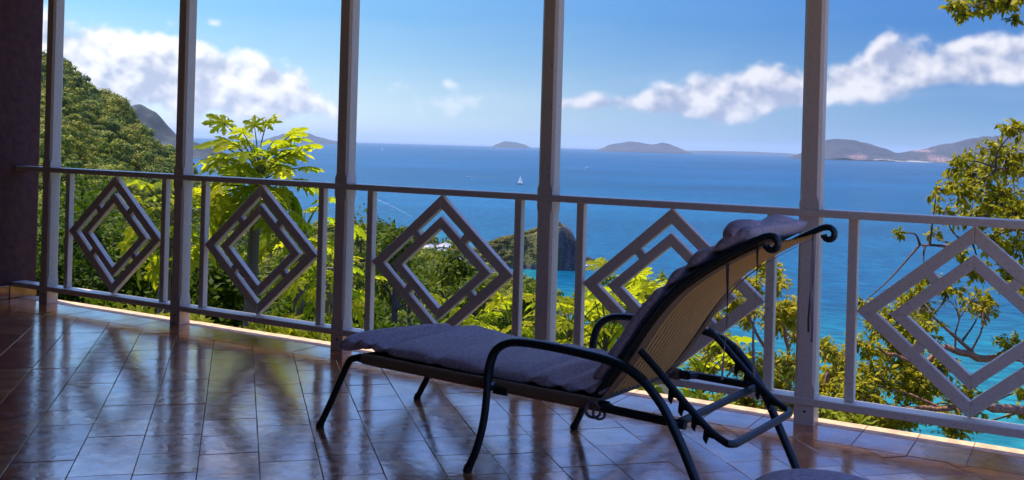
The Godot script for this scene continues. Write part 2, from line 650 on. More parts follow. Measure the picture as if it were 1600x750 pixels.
func make_sea() -> void:
	var b := MB.new()
	var rows := []
	var cols := []
	var deep := Color(0.001, 0.076, 0.168)
	var mid := Color(0.001, 0.096, 0.178)
	var shoal := Color(0.014, 0.25, 0.25)
	for r in 110:
		var f := 60.0 * pow(32000.0 / 60.0, r / 109.0)
		var row := PackedVector3Array()
		var cr := PackedColorArray()
		for k in 120:
			var bearing := lerpf(-1.6, 1.6, k / 119.0)
			var s := bearing * f
			row.append(out(s, f, SEA))
			var depth := SEA - land(s, f) if f < 1000.0 else 40.0
			# the shallow shelf under the right-hand shore
			var shelf := clampf(1.0 - (f - 225.0) / 190.0, 0.0, 1.0) * clampf((bearing + 0.03) / 0.15, 0.0, 1.0)
			var t := maxf(clampf(1.0 - depth / 3.0, 0.0, 1.0), pow(shelf, 1.15))
			var c := mid.lerp(deep, clampf(f / 2500.0, 0.0, 1.0))
			var gust := fbm.get_noise_2d(s * 0.02, f * 0.06) * 0.42 + fbm.get_noise_2d(s * 0.08 + 90.0, f * 0.35) * 0.32
			c = c * (1.0 + gust)
			var reef := clampf(fbm.get_noise_2d(s * 1.1 + 60.0, f * 1.1) * 3.0, 0.0, 0.6) * t
			cr.append(c.lerp(shoal, t).lerp(Color(0.01, 0.13, 0.16), reef))
		rows.append(row)
		cols.append(cr)
	b.grid(rows, false, 1, 1, cols)
	kind(put("sea", b, M.sea), "structure", "wide blue sea turning turquoise near the shore")


# a ridge: silhouette points (right, height), at a distance; depth metres front to back
func ridge(called: String, f: float, sil: Array, depth: float, tint: Color, label: String, seed_: float, rough := 0.1, sand := []) -> void:
	var b := MB.new()
	var rows := []
	var cols := []
	var x0: float = sil[0][0]
	var x1: float = sil[-1][0]
	var high := 0.0
	for q in sil:
		high = maxf(high, q[1] - SEA)
	for r in 25:
		var t := r / 24.0 * 2.0 - 1.0
		var row := PackedVector3Array()
		var cr := PackedColorArray()
		for k in 140:
			var x := lerpf(x0, x1, k / 139.0)
			var h: float = SEA
			for j in sil.size() - 1:
				if x >= sil[j][0] and x <= sil[j + 1][0]:
					var tt: float = (x - sil[j][0]) / maxf(sil[j + 1][0] - sil[j][0], 0.01)
					h = lerpf(sil[j][1], sil[j + 1][1], smoothstep(0.0, 1.0, tt) * 0.5 + tt * 0.5)
			var nz := fbm.get_noise_2d(x * 60.0 / depth + seed_, t * 45.0)
			var fine := fbm.get_noise_2d(x * 260.0 / depth + seed_, t * 190.0)
			var prof := pow(maxf(0.0, 1.0 - absf(t + nz * 0.12)), 0.85)
			var y := SEA - 4.0 + (h - SEA + 4.0) * prof * (1.0 + (nz * rough * 2.0 + fine * rough) * (1.0 - prof * 0.6))
			row.append(out(x, f - t * depth * -0.5 + 0.0, y))
			var c := tint * (1.0 + 0.5 * nz + 0.5 * fine)
			for p in sand:
				var q := 1.0 - Vector2((x - p[0]) / p[2], (y - p[1]) / p[3]).length() + fine * 0.9
				if q > 0.0:
					c = c.lerp(p[4], clampf(q * 2.0, 0.0, 1.0))
			cr.append(Color(c.r, c.g, c.b))
		rows.append(row)
		cols.append(cr)
	b.grid(rows, false, 1, 1, cols)
	kind(put(called, b, M.island), "structure", label)


func make_islands() -> void:
	var green := Color(0.034, 0.050, 0.052)  # scrub green with the blue of distance haze mixed in
	var dry_hazed := Color(0.050, 0.052, 0.062)  # dry slope colour, also tinted blue for haze
	ridge("far_hill", 3000.0, [[-1500.0, -40.0], [-1350.0, 60.0], [-1200.0, 85.0], [-1140.0, 84.0], [-1105.0, 92.0], [-1060.0, 72.0], [-995.0, 6.0], [-928.0, -18.0], [-870.0, -40.0], [-820.0, -62.0]], 500.0, green, "blue grey hill beyond the wooded slope", 10.0, 0.06)
	ridge("distant_island", 16000.0, [[-3950.0, -62.0], [-3740.0, 40.0], [-3560.0, 95.0], [-3390.0, 132.0], [-3250.0, 110.0], [-3050.0, 45.0], [-2830.0, -5.0], [-2500.0, -62.0]], 1500.0, green, "pale peaked island beyond the papaya tree", 40.0, 0.05)
	ridge("distant_island", 21000.0, [[-450.0, -62.0], [-300.0, 20.0], [-140.0, 78.0], [60.0, 62.0], [240.0, 25.0], [430.0, -62.0]], 1500.0, green, "low faint island on the horizon left of the middle post", 70.0, 0.05)
	ridge("distant_island", 16500.0, [[1330.0, -62.0], [1470.0, -10.0], [1600.0, 55.0], [1720.0, 78.0], [1925.0, 112.0], [2060.0, 104.0], [2180.0, 86.0], [2290.0, 76.0], [2360.0, 92.0], [2446.0, 118.0], [2540.0, 102.0], [2656.0, 62.0], [2760.0, 20.0], [2900.0, -62.0]], 1600.0, dry_hazed, "two humped island right of the middle post", 100.0, 0.07)
	ridge("distant_island", 24000.0, [[3300.0, -62.0], [4000.0, -25.0], [4700.0, -8.0], [5600.0, 0.0], [6500.0, -12.0], [7300.0, -62.0]], 1600.0, green, "thin low coast on the horizon beside the right post", 130.0, 0.05)
	var pink := Color(0.36, 0.22, 0.19)
	var beach := Color(0.62, 0.56, 0.48)
	ridge("headland_coast", 10600.0, [[2900.0, -62.0], [3020.0, 0.0], [3180.0, 110.0], [3280.0, 160.0], [3412.0, 180.0], [3540.0, 165.0], [3680.0, 130.0], [3880.0, 76.0], [4032.0, 34.0], [4220.0, 66.0], [4550.0, 140.0], [4950.0, 235.0], [5220.0, 275.0], [5620.0, 345.0], [6300.0, 250.0], [7200.0, 160.0], [8200.0, 60.0], [9000.0, -62.0]], 900.0, dry_hazed, "hilly coast across the bay with pale beach and pink rocks", 160.0, 0.10,
		[[3470.0, -35.0, 130.0, 34.0, pink], [4330.0, -30.0, 170.0, 45.0, pink], [4270.0, 62.0, 90.0, 18.0, pink], [3950.0, -58.0, 420.0, 11.0, beach], [4640.0, -52.0, 150.0, 20.0, pink]])


# ---------------------------------------------------------------- leaves
func leaf2(b: MB, at: Vector3, dir: Vector3, up: Vector3, length: float, width: float, fold: float, bend := 0.0) -> void:
	var side := dir.cross(up).normalized()
	var nn := side.cross(dir).normalized()
	var tip := at + dir * length - nn * fold * length * 0.5
	var m := at + dir * length * 0.45
	var l := m + side * width * 0.5 - nn * fold * width
	var r := m - side * width * 0.5 - nn * fold * width
	if bend <= 0.0:
		b.tri(at, l, tip)
		b.tri(at, tip, r)
		return
	var q := m - nn * 0.02 * length
	var end := tip - nn * length * bend
	b.tri(at, l, q)
	b.tri(at, q, r)
	b.tri(l, end, q)
	b.tri(q, end, r)


func rand_dir() -> Vector3:
	var y := rng.randf_range(-1.0, 1.0)
	var a := rng.randf() * TAU
	var r := sqrt(1.0 - y * y)
	return Vector3(cos(a) * r, y, sin(a) * r)


# leaves through the volume of blobs [centre, radius]; fills the shell more than the core
func foliage(b: MB, blobs: Array, per: int, size: float, a: Color, z: Color, droop := 0.2, flatten := 0.8, slim := 0.5) -> void:
	for q in blobs:
		var tint := rng.randf()
		for k in int(per):
			var d := rand_dir()
			var rr: float = q[1] * pow(rng.randf(), 0.42) * rng.randf_range(0.8, 1.12)
			var at: Vector3 = q[0] + Vector3(d.x, d.y * flatten, d.z) * rr
			var dir := (d + rand_dir() * 0.9 + Vector3.DOWN * droop).normalized()
			var up := (Vector3.UP * 0.8 + rand_dir() * 0.7).normalized()
			b.col = a.lerp(z, clampf(tint * 0.5 + rng.randf() * 0.6, 0.0, 1.0)) * rng.randf_range(0.75, 1.2)
			var l := size * rng.randf_range(0.65, 1.25)
			leaf2(b, at, dir, up, l, l * slim, 0.12)


# a lumpy far crown, about one metre in radius
func crown_mesh(seed_: int, count: int, size: float, a: Color, z: Color) -> ArrayMesh:
	rng.seed = seed_
	var b := MB.new()
	var lumps := []
	for k in 7:
		var d := rand_dir()
		lumps.append([Vector3(d.x * 0.55, absf(d.y) * 0.45 + 0.05, d.z * 0.55), rng.randf_range(0.35, 0.6)])
	for q in lumps:
		var tint := a.lerp(z, rng.randf())
		for k in count / 7:
			var d := rand_dir()
			if d.y < -0.35:
				d.y = -d.y
			var at: Vector3 = q[0] + d * q[1] * rng.randf_range(0.75, 1.08)
			var t := (d.cross(Vector3.UP + rand_dir() * 0.4)).normalized()
			var t2 := (d + rand_dir() * 0.35).cross(t).normalized()
			b.col = tint * rng.randf_range(0.7, 1.25)
			var s := size * rng.randf_range(0.6, 1.3)
			var from := b.v.size()
			b.tri_out(at - t * s, at + t2 * s * 1.1, at + t * s, at - d)
			b.tri_out(at - t * s, at + t * s, at - t2 * s * 0.9 - d * s * 0.4, at - d)
			for j in range(from, b.v.size()):
				b.n[j] = (b.n[j] * 0.28 + d).normalized()
	return b.mesh()


func scatter(called: String, m: Mesh, where: Array, label: String) -> void:
	var mm := MultiMesh.new()
	mm.transform_format = MultiMesh.TRANSFORM_3D
	mm.mesh = m
	mm.instance_count = where.size()
	for k in where.size():
		mm.set_instance_transform(k, where[k])
	var o := MultiMeshInstance3D.new()
	o.name = numbered(called, self)
	o.multimesh = mm
	o.material_override = M.far_leaf
	add_child(o, true)
	kind(o, "stuff", label, "woods")


func make_forest() -> void:
	var meshes := []
	meshes.append(crown_mesh(21, 420, 0.088, Color(0.11, 0.15, 0.010), Color(0.25, 0.27, 0.016)))
	meshes.append(crown_mesh(22, 420, 0.088, Color(0.06, 0.10, 0.010), Color(0.14, 0.19, 0.014)))
	meshes.append(crown_mesh(23, 420, 0.088, Color(0.21, 0.22, 0.014), Color(0.36, 0.32, 0.022)))
	meshes.append(crown_mesh(24, 420, 0.088, Color(0.10, 0.15, 0.010), Color(0.21, 0.25, 0.014)))
	rng.seed = 99
	var lists := [[], [], [], []]
	var f := 42.0
	while f < 900.0:
		var step := clampf(f * 0.0105, 2.6, 5.6)
		var s := -0.72 * f
		while s < 0.17 * f:
			var ss := s + rng.randf_range(-0.5, 0.5) * step
			var ff := f + rng.randf_range(-0.5, 0.5) * step
			s += step
			var y := land(ss, ff)
			if y < -57.5 or (ss > -26.0 and ff > 430.0 and ff < 560.0):
				continue
			if fbm.get_noise_2d(ss * 1.3 + 400.0, ff * 1.3) > 0.38:
				continue
			var r := step * rng.randf_range(0.4, 1.0)
			if rng.randf() < 0.1:
				r *= 1.6
			var t := Basis(Vector3.UP, rng.randf() * TAU).scaled(Vector3(r, r * rng.randf_range(0.8, 1.35), r))
			var pick := fbm.get_noise_2d(ss * 0.35, ff * 0.35 + 70.0) + rng.randf_range(-0.35, 0.35)
			var which := 2 if pick > 0.28 else (1 if pick < -0.2 else (0 if rng.randf() < 0.5 else 3))
			lists[which].append(Transform3D(t, out(ss, ff, y + r * 0.35)))
		f += step * 0.9
	var names := ["bright green trees of the hillside woods", "dark green trees of the hillside woods", "olive yellow trees of the hillside woods", "mid green trees of the hillside woods"]
	for k in 4:
		scatter("hillside_woods", meshes[k], lists[k], names[k])


func make_headland() -> void:
	var b := MB.new()
	var rows := []
	var cols := []
	var top := [[-26.0, -58.0], [-16.0, -54.0], [-8.4, -50.0], [1.2, -46.5], [10.9, -43.4], [20.6, -40.6], [26.5, -39.2], [30.6, -41.5], [33.5, -47.0], [35.6, -53.0], [38.0, -61.5]]
	for r in 50:
		var t := r / 49.0 * 2.0 - 1.0
		var row := PackedVector3Array()
		var cr := PackedColorArray()
		for k in 80:
			var x := lerpf(-26.0, 38.0, k / 79.0)
			var h := SEA
			for j in top.size() - 1:
				if x >= top[j][0] and x <= top[j + 1][0]:
					h = lerpf(top[j][1], top[j + 1][1], (x - top[j][0]) / (top[j + 1][0] - top[j][0]))
			var nz := fbm.get_noise_2d(x * 3.0 + 50.0, t * 60.0)
			var fine := fbm.get_noise_2d(x * 11.0 + 10.0, t * 220.0)
			var prof := clampf((1.0 - absf(t)) * 2.1, 0.0, 1.0)
			if t < 0.0:
				prof = lerpf(prof, clampf((1.0 - absf(t)) * 5.0, 0.0, 1.0), clampf((x - 16.0) / 8.0, 0.0, 1.0))
			var y := SEA - 2.0 + (h - SEA + 2.0) * prof + (nz * 2.6 + fine * 1.6) * (1.0 if prof < 0.98 else 0.4)
			row.append(out(x + fine * 1.0, 522.0 + t * 22.0 + nz * 4.0, y))
			var green := Color(0.15, 0.17, 0.03).lerp(Color(0.28, 0.24, 0.06), clampf(0.5 + nz * 1.2 + fine * 0.8, 0.0, 1.0))
			var stone := Color(0.12, 0.115, 0.11) * (1.0 + fine * 1.2)
			var cliff := clampf((x - 23.5) / 3.0 + fine * 1.5, 0.0, 1.0)
			cliff = maxf(cliff, clampf((SEA + 2.4 - y) / 1.0, 0.0, 1.0))
			cr.append(green.lerp(stone, cliff))
		rows.append(row)
		cols.append(cr)
	b.grid(rows, false, 1, 1, cols)
	var o := put("headland", b, M.rock)
	kind(o, "structure", "rocky headland with scrub on its left slope and a dark cliff")
	# scrub on the headland's slope
	rng.seed = 301
	var where := []
	for k in 620:
		var x := rng.randf_range(-25.0, 25.0)
		var t := rng.randf_range(-0.9, 0.15)
		var h := SEA
		for j in top.size() - 1:
			if x >= top[j][0] and x <= top[j + 1][0]:
				h = lerpf(top[j][1], top[j + 1][1], (x - top[j][0]) / (top[j + 1][0] - top[j][0]))
		var prof := clampf((1.0 - absf(t)) * 2.1, 0.0, 1.0)
		if fbm.get_noise_2d(x * 5.0, t * 120.0 + 33.0) < -0.3 + clampf(x * 0.012, 0.0, 0.3):
			continue
		var r := rng.randf_range(0.7, 1.9) * (1.25 if x < 0.0 else 0.95)
		where.append(Transform3D(Basis(Vector3.UP, rng.randf() * TAU).scaled(Vector3(r, r, r)), out(x, 522.0 + t * 22.0, SEA - 2.0 + (h - SEA + 2.0) * prof + r * 0.2)))
	scatter("headland_scrub", crown_mesh(25, 140, 0.13, Color(0.09, 0.11, 0.022), Color(0.20, 0.18, 0.04)), where, "olive scrub on the headland's slope")
	# fallen rocks and surf at its foot
	rng.seed = 5
	for q in [[38.5, 536.0, 3.4, "big"], [42.0, 537.0, 2.6, "rounded"], [44.5, 539.0, 1.7, "small outermost"], [36.0, 533.0, 3.0, "cliff foot"], [40.5, 531.0, 1.5, "tiny near"]]:
		var rb := MB.new()
		var rr := []
		for i in 8:
			var row := PackedVector3Array()
			for j in 12:
				var th := PI * i / 7.0
				var ph := TAU * j / 12.0
				var d := Vector3(sin(th) * cos(ph), cos(th), sin(th) * sin(ph))
				row.append(d * q[2] * (1.0 + 0.35 * fbm.get_noise_3dv(d * 60.0 + Vector3.ONE * q[0] * 9.0)))
			rr.append(row)
		rb.col = Color(0.10, 0.075, 0.07)
		rb.grid(rr, true)
		var ro := put("shore_rock", rb, M.rock)
		ro.position = out(q[0], q[1], SEA + q[2] * 0.2)
		tag(ro, "dark %s rock in the surf off the headland" % q[3], "rock", "rocks in the surf")
	var fb := MB.new()
	rng.seed = 8
	for q in [[46.5, 540.0, 5.0], [44.0, 533.0, 4.0], [40.0, 526.0, 3.0], [35.0, 521.0, 2.2], [30.0, 507.0, 1.8], [26.0, 502.0, 1.8], [22.0, 499.0, 1.5], [17.0, 499.0, 1.3], [33.0, 513.0, 2.0], [48.5, 545.0, 2.6]]:
		for k in 14:
			var at := out(q[0] + rng.randf_range(-1, 1) * q[2], q[1] + rng.randf_range(-1, 1) * q[2] * 0.8, SEA + 0.05 + 0.004 * k)
			var r: float = rng.randf_range(0.3, 0.9) * q[2] * 0.42
			var ring := []
			for j in 9:
				var a := TAU * j / 9.0
				ring.append(at + Vector3(cos(a), 0, sin(a)) * r * rng.randf_range(0.4, 1.1))
			for j in 9:
				fb.tri(at + Vector3.UP * 0.25 * r, ring[j], ring[(j + 1) % 9])
	kind(put("surf_foam", fb, M.foam), "stuff", "white surf breaking round the foot of the headland", "surf")


# ---------------------------------------------------------------- the veranda's shell
func make_veranda() -> void:
	# end wall on the left, with its tiled skirting
	var w := thing("end_wall", "dark brown plastered wall closing the left end of the veranda", "wall", Vector3(-0.313, 0, 0))
	var b := MB.new()
	b.box(Vector3(-0.1, 1.3, 2.7), Vector3(0.2, 2.9, 5.8), 0.012)
	put("plaster", b, M.wall, w)
	for k in 26:
		var t := MB.new()
		t.box(Vector3(0.007, 0.05, -0.08 + k * 0.2285), Vector3(0.014, 0.098, 0.2245), 0.003)
		put("skirting_tile", t, M.tiles[k % 4], w)
	# back wall of the house, behind the viewer
	b = MB.new()
	b.box(Vector3(3.3, 1.3, 5.75), Vector3(7.6, 2.9, 0.2), 0.01)
	tag(put("house_wall", b, M.plaster), "brown plastered house wall at the back of the veranda", "wall")
	b = MB.new()
	b.box(Vector3(14.15, -0.14, 6.0), Vector3(14.0, 0.2, 12.2), 0.02)  # added out of view; its sunlit paving bounces warm light onto posts and sling
	kind(put("bounce_terrace", b, M.paving), "structure", "unseen stone paving added off the right end to bounce sunlight into the veranda")
	# ceiling boards, beam over the posts, roof
	var r := thing("veranda_roof", "brown boarded ceiling and roof over the veranda", "roof")  # right end cut short, out of view, to let more light in
	b = MB.new()
	b.box(Vector3(3.35, 2.66, 2.785), Vector3(7.9, 0.06, 6.13), 0.01)
	put("ceiling", b, M.ceiling, r)
	b = MB.new()
	b.box(Vector3(3.4, 2.55, -0.05), Vector3(7.6, 0.14, 0.12), 0.006)
	put("beam", b, M.paint, r)
	b = MB.new()
	b.box(Vector3(3.35, 2.74, 2.789), Vector3(8.0, 0.1, 6.162), 0.01)
	put("roof_deck", b, M.roof, r)


# ---------------------------------------------------------------- floor
const TILE_W := 0.2285
const TILE_L := 0.2535


func seen_at(p: Vector3) -> Vector2:
	var d := p - EYE
	var x := d.dot(Vector3(cos(TURN), 0, -sin(TURN)))
	var z := d.dot(Vector3(-sin(TURN), 0, -cos(TURN)))
	if z < 0.3:
		return Vector2(9, 9)
	return Vector2(x / z, d.y / z)


func make_floor() -> void:
	var root := Node3D.new()
	root.name = "floor"
	add_child(root)
	kind(root, "structure", "glossy terracotta tiles laid diagonally across the veranda")
	var b := MB.new()
	b.box(Vector3(3.395, -0.1522, 2.75), Vector3(7.43, 0.3, 5.816), 0.004)
	put("slab", b, M.grout, root)
	rng.seed = 12
	# one row of sills along the open edge, one row of tiles inside it
	for k in range(-3, 40):
		var x := -0.1935 + k * TILE_W + 0.0
		if x < -0.2 or x > 7.0:
			continue
		for row in 2:
			var z0: float = [-0.166, -0.027][row]
			var z1: float = [-0.031, 0.224][row]
			var t := MB.new()
			var g := 0.0014
			var poly := [Vector2(-TILE_W / 2 + g, z0), Vector2(TILE_W / 2 - g, z0), Vector2(TILE_W / 2 - g, z1), Vector2(-TILE_W / 2 + g, z1)]
			t.slab(poly, Vector3(0, 0, 0), Vector3(1, 0, 0), Vector3(0, 0, 1), Vector3.UP, 0.03 if row == 1 else 0.05, 0.0013)
			var o := put(["sill_tile", "border_tile"][row], t, M.nosing if row == 0 else M.tiles[rng.randi() % 4], root)
			o.position = Vector3(x, rng.randf_range(-0.0008, 0.0008), 0)
			o.rotation = Vector3(rng.randf_range(-0.002, 0.002), 0, rng.randf_range(-0.002, 0.002))
	# the field, turned by 45 degrees; its edge is cut along the border row
	var e1 := Vector2(1, 1).normalized()      # along the long joints, towards the viewer
	var e2 := Vector2(1, -1).normalized()
	var region := PackedVector2Array([Vector2(-0.298, 0.229), Vector2(7.1, 0.229), Vector2(7.1, 5.64), Vector2(-0.298, 5.64)])
	var cells := []
	for q in range(-26, 30):
		var shift := fposmod(sin(q * 12.9898) * 43758.5453, 1.0) * TILE_L
		if q in [8, 9, 10, 11, 12, 13]:
			shift = [0.0, 0.11, 0.08, 0.10, 0.055, 0.06][q - 8]
		for p in range(-4, 42):
			var p0 := p * TILE_L + shift
			var q0 := -0.0865 + q * TILE_W
			var g := 0.0013
			var jit := rng.randf_range(-0.0006, 0.0006)
			var poly := PackedVector2Array()
			for c in [[g, g + jit], [TILE_L - g, g - jit], [TILE_L - g, TILE_W - g + jit], [g, TILE_W - g - jit]]:
				poly.append(e1 * (p0 + c[0]) + e2 * (q0 + c[1]))
			var cut := Geometry2D.intersect_polygons(poly, region)
			if cut.is_empty():
				continue
			var mid := e1 * (p0 + TILE_L / 2) + e2 * (q0 + TILE_W / 2)
			var whole: bool = cut[0].size() == 4 and absf(_area(cut[0]) - _area(poly)) < 1e-5
			var s := seen_at(Vector3(mid.x, 0, mid.y))
			var inside := absf(s.x) < 0.54 and s.y > -0.37
			var near := Vector2(mid.x - EYE.x, mid.y - EYE.z).length()
			cells.append([near if inside else near + 100.0, cut[0], mid, whole])
	cells.sort_custom(func(a, c): return a[0] < c[0])
	var rest := MB.new()
	var n := 0
	for c in cells:
		var poly := []
		for v in c[1]:
			poly.append(v - c[2])
		if poly.size() < 3 or absf(_area(c[1])) < 0.0004:
			continue
		var own: bool = n < 300 and c[0] < 100.0
		var t := MB.new() if own else rest
		var tip := Basis.from_euler(Vector3(rng.randf_range(-0.005, 0.005), 0, rng.randf_range(-0.005, 0.005)))
		var at := Vector3(c[2].x, rng.randf_range(-0.0009, 0.0009), c[2].y)
		t.slab(poly, at if not own else Vector3.ZERO, tip * Vector3(1, 0, 0), tip * Vector3(0, 0, 1), tip * Vector3.UP, 0.02, 0.0014)
		if own:
			n += 1
			var o := put("tile", t, M.tiles[rng.randi() % 4], root)
			o.position = at
	kind(put("outer_tiles", rest, M.tiles[1], root), "stuff")


func _area(p) -> float:
	var a := 0.0
	for k in p.size():
		a += p[k].cross(p[(k + 1) % p.size()])
	return absf(a) / 2.0


# ---------------------------------------------------------------- posts and railing
func make_posts() -> void:
	var names := ["white post nearest the brown end wall", "white post to the left of the papaya tree", "white post to the right of the papaya tree", "white post in front of the headland cliff", "white post behind the head of the lounger", "white corner post at the open right end of the veranda"]
	for k in 6:
		var root := thing("veranda_post", names[k], "post", Vector3(k * BAY + POST / 2, 0, -POST / 2), 0, "posts along the veranda edge")
		var b := MB.new()
		var rows := []
		# [height, chamfer]: square where the rails meet it, chamfered between
		for q in [[0.0, 0.002], [0.165, 0.002], [0.20, 0.012], [0.90, 0.012], [0.93, 0.002], [1.03, 0.002], [1.06, 0.014], [2.38, 0.014], [2.42, 0.002], [2.48, 0.002]]:
			var h := POST / 2
			var c: float = q[1]
			var row := PackedVector3Array()
			for p in [[h, -h + c], [h, h - c], [h - c, h], [-h + c, h], [-h, h - c], [-h, -h + c], [-h + c, -h], [h - c, -h]]:
				row.append(Vector3(p[0], q[0], p[1]))
			rows.append(row)
		for r in rows.size() - 1:
			for e in 8:
				b.quad_out(rows[r][e], rows[r][(e + 1) % 8], rows[r + 1][(e + 1) % 8], rows[r + 1][e], Vector3(0, (rows[r][0].y + rows[r + 1][0].y) / 2, 0))
		put("shaft", b, M.paint, root)
		# a small bolt head low on the inside face
		var d := MB.new()
		d.tube([Vector3(0.004, 0.062, POST / 2 - 0.001), Vector3(0.004, 0.062, POST / 2 + 0.003)], [0.006], 8)
		put("bolt", d, M.metal, root)


func make_railing() -> void:
	var root := thing("veranda_railing", "white painted railing with nested diamond panels along the veranda edge", "railing")
	var x0 := -0.313
	var x1 := 5 * BAY + POST
	for q in [["top_rail", 1.0, 0.0355, -0.096], ["bottom_rail", 0.1252, 0.0355, -0.098]]:
		var b := MB.new()
		b.box(Vector3((x0 + x1) / 2, q[1] - q[2] / 2, (0.010 + q[3]) / 2), Vector3(x1 - x0, q[2], 0.010 - q[3]), 0.004)
		put(q[0], b, M.paint, root)
	var low := 0.1258
	var high := 0.9640
	for k in 5:
		var bx := k * BAY
		for x in [0.2375, 1.2500]:
			var b := MB.new()
			b.box(Vector3(bx + x, (low + high) / 2, -0.064), Vector3(0.043, high - low, 0.043), 0.003)
			put("baluster", b, M.paint, root)
		var panel := part("diamond_panel", root)
		panel.position = Vector3(bx + 0.7437, (low + high) / 2, -0.044)
		var hw := 0.4835
		var hh := (high - low) / 2 - 0.0015
		var outer := diamond(hw, hh, 0.0)
		var rings := [[diamond(hw, hh, 0.0), diamond(hw, hh, 0.056)], [diamond(hw, hh, 0.093), diamond(hw, hh, 0.143)]]
		for r in 2:
			for e in 4:
				var b := MB.new()
				var poly := [rings[r][0][e], rings[r][0][(e + 1) % 4], rings[r][1][(e + 1) % 4], rings[r][1][e]]
				b.slab(MB.inset(poly, 0.0002), Vector3.ZERO, Vector3.RIGHT, Vector3.UP, Vector3.BACK, 0.042, 0.0025, true)
				put(["outer_bar", "inner_bar"][r], b, M.paint, panel)
		for e in 4:
			var a: Vector2 = (rings[0][1][e] + rings[0][1][(e + 1) % 4]) / 2
			var dir: Vector2 = (outer[(e + 1) % 4] - outer[e]).normalized()
			var nn := -a.normalized()
			var perp := Vector2(-dir.y, dir.x)
			perp *= signf(perp.dot(nn))
			a += dir * [0.03, -0.03, -0.035, 0.035][e]
			var b := MB.new()
			var poly := [a - dir * 0.022, a + dir * 0.022, a + dir * 0.022 + perp * 0.0365, a - dir * 0.022 + perp * 0.0365]
			b.slab(poly, Vector3(0, 0, -0.002), Vector3.RIGHT, Vector3.UP, Vector3.BACK, 0.038, 0.002, true)
			put("spacer", b, M.paint, panel)


func diamond(hw: float, hh: float, inner: float) -> Array:
	var k := 1.0 - inner / (hw * hh / sqrt(hw * hw + hh * hh))
	return [Vector2(-hw * k, 0), Vector2(0, hh * k), Vector2(hw * k, 0), Vector2(0, -hh * k)]


# ---------------------------------------------------------------- the lounger
func curve(pts: Array, steps := 4) -> Array:
	# Catmull-Rom through the points
	var o := []
	for k in pts.size() - 1:
		var a: Vector3 = pts[maxi(k - 1, 0)]
		var b: Vector3 = pts[k]
		var c: Vector3 = pts[k + 1]
		var d: Vector3 = pts[mini(k + 2, pts.size() - 1)]
		for s in steps:
			o.append(b.cubic_interpolate(c, a, d, s / float(steps)))
	o.append(pts[-1])
	return o


func side_path(list: Array, w: float) -> Array:
	var o := []
	for q in list:
		o.append(Vector3(q[0], q[1], w))
	return o


const LOUNGE_AT := Vector3(3.86, 0, 0.991)
const LOUNGE_TURN := -0.096
const BACK := [[1.36, 0.352], [1.42, 0.425], [1.49, 0.525], [1.58, 0.662], [1.675, 0.775], [1.775, 0.855], [1.87, 0.915], [1.965, 0.968]]


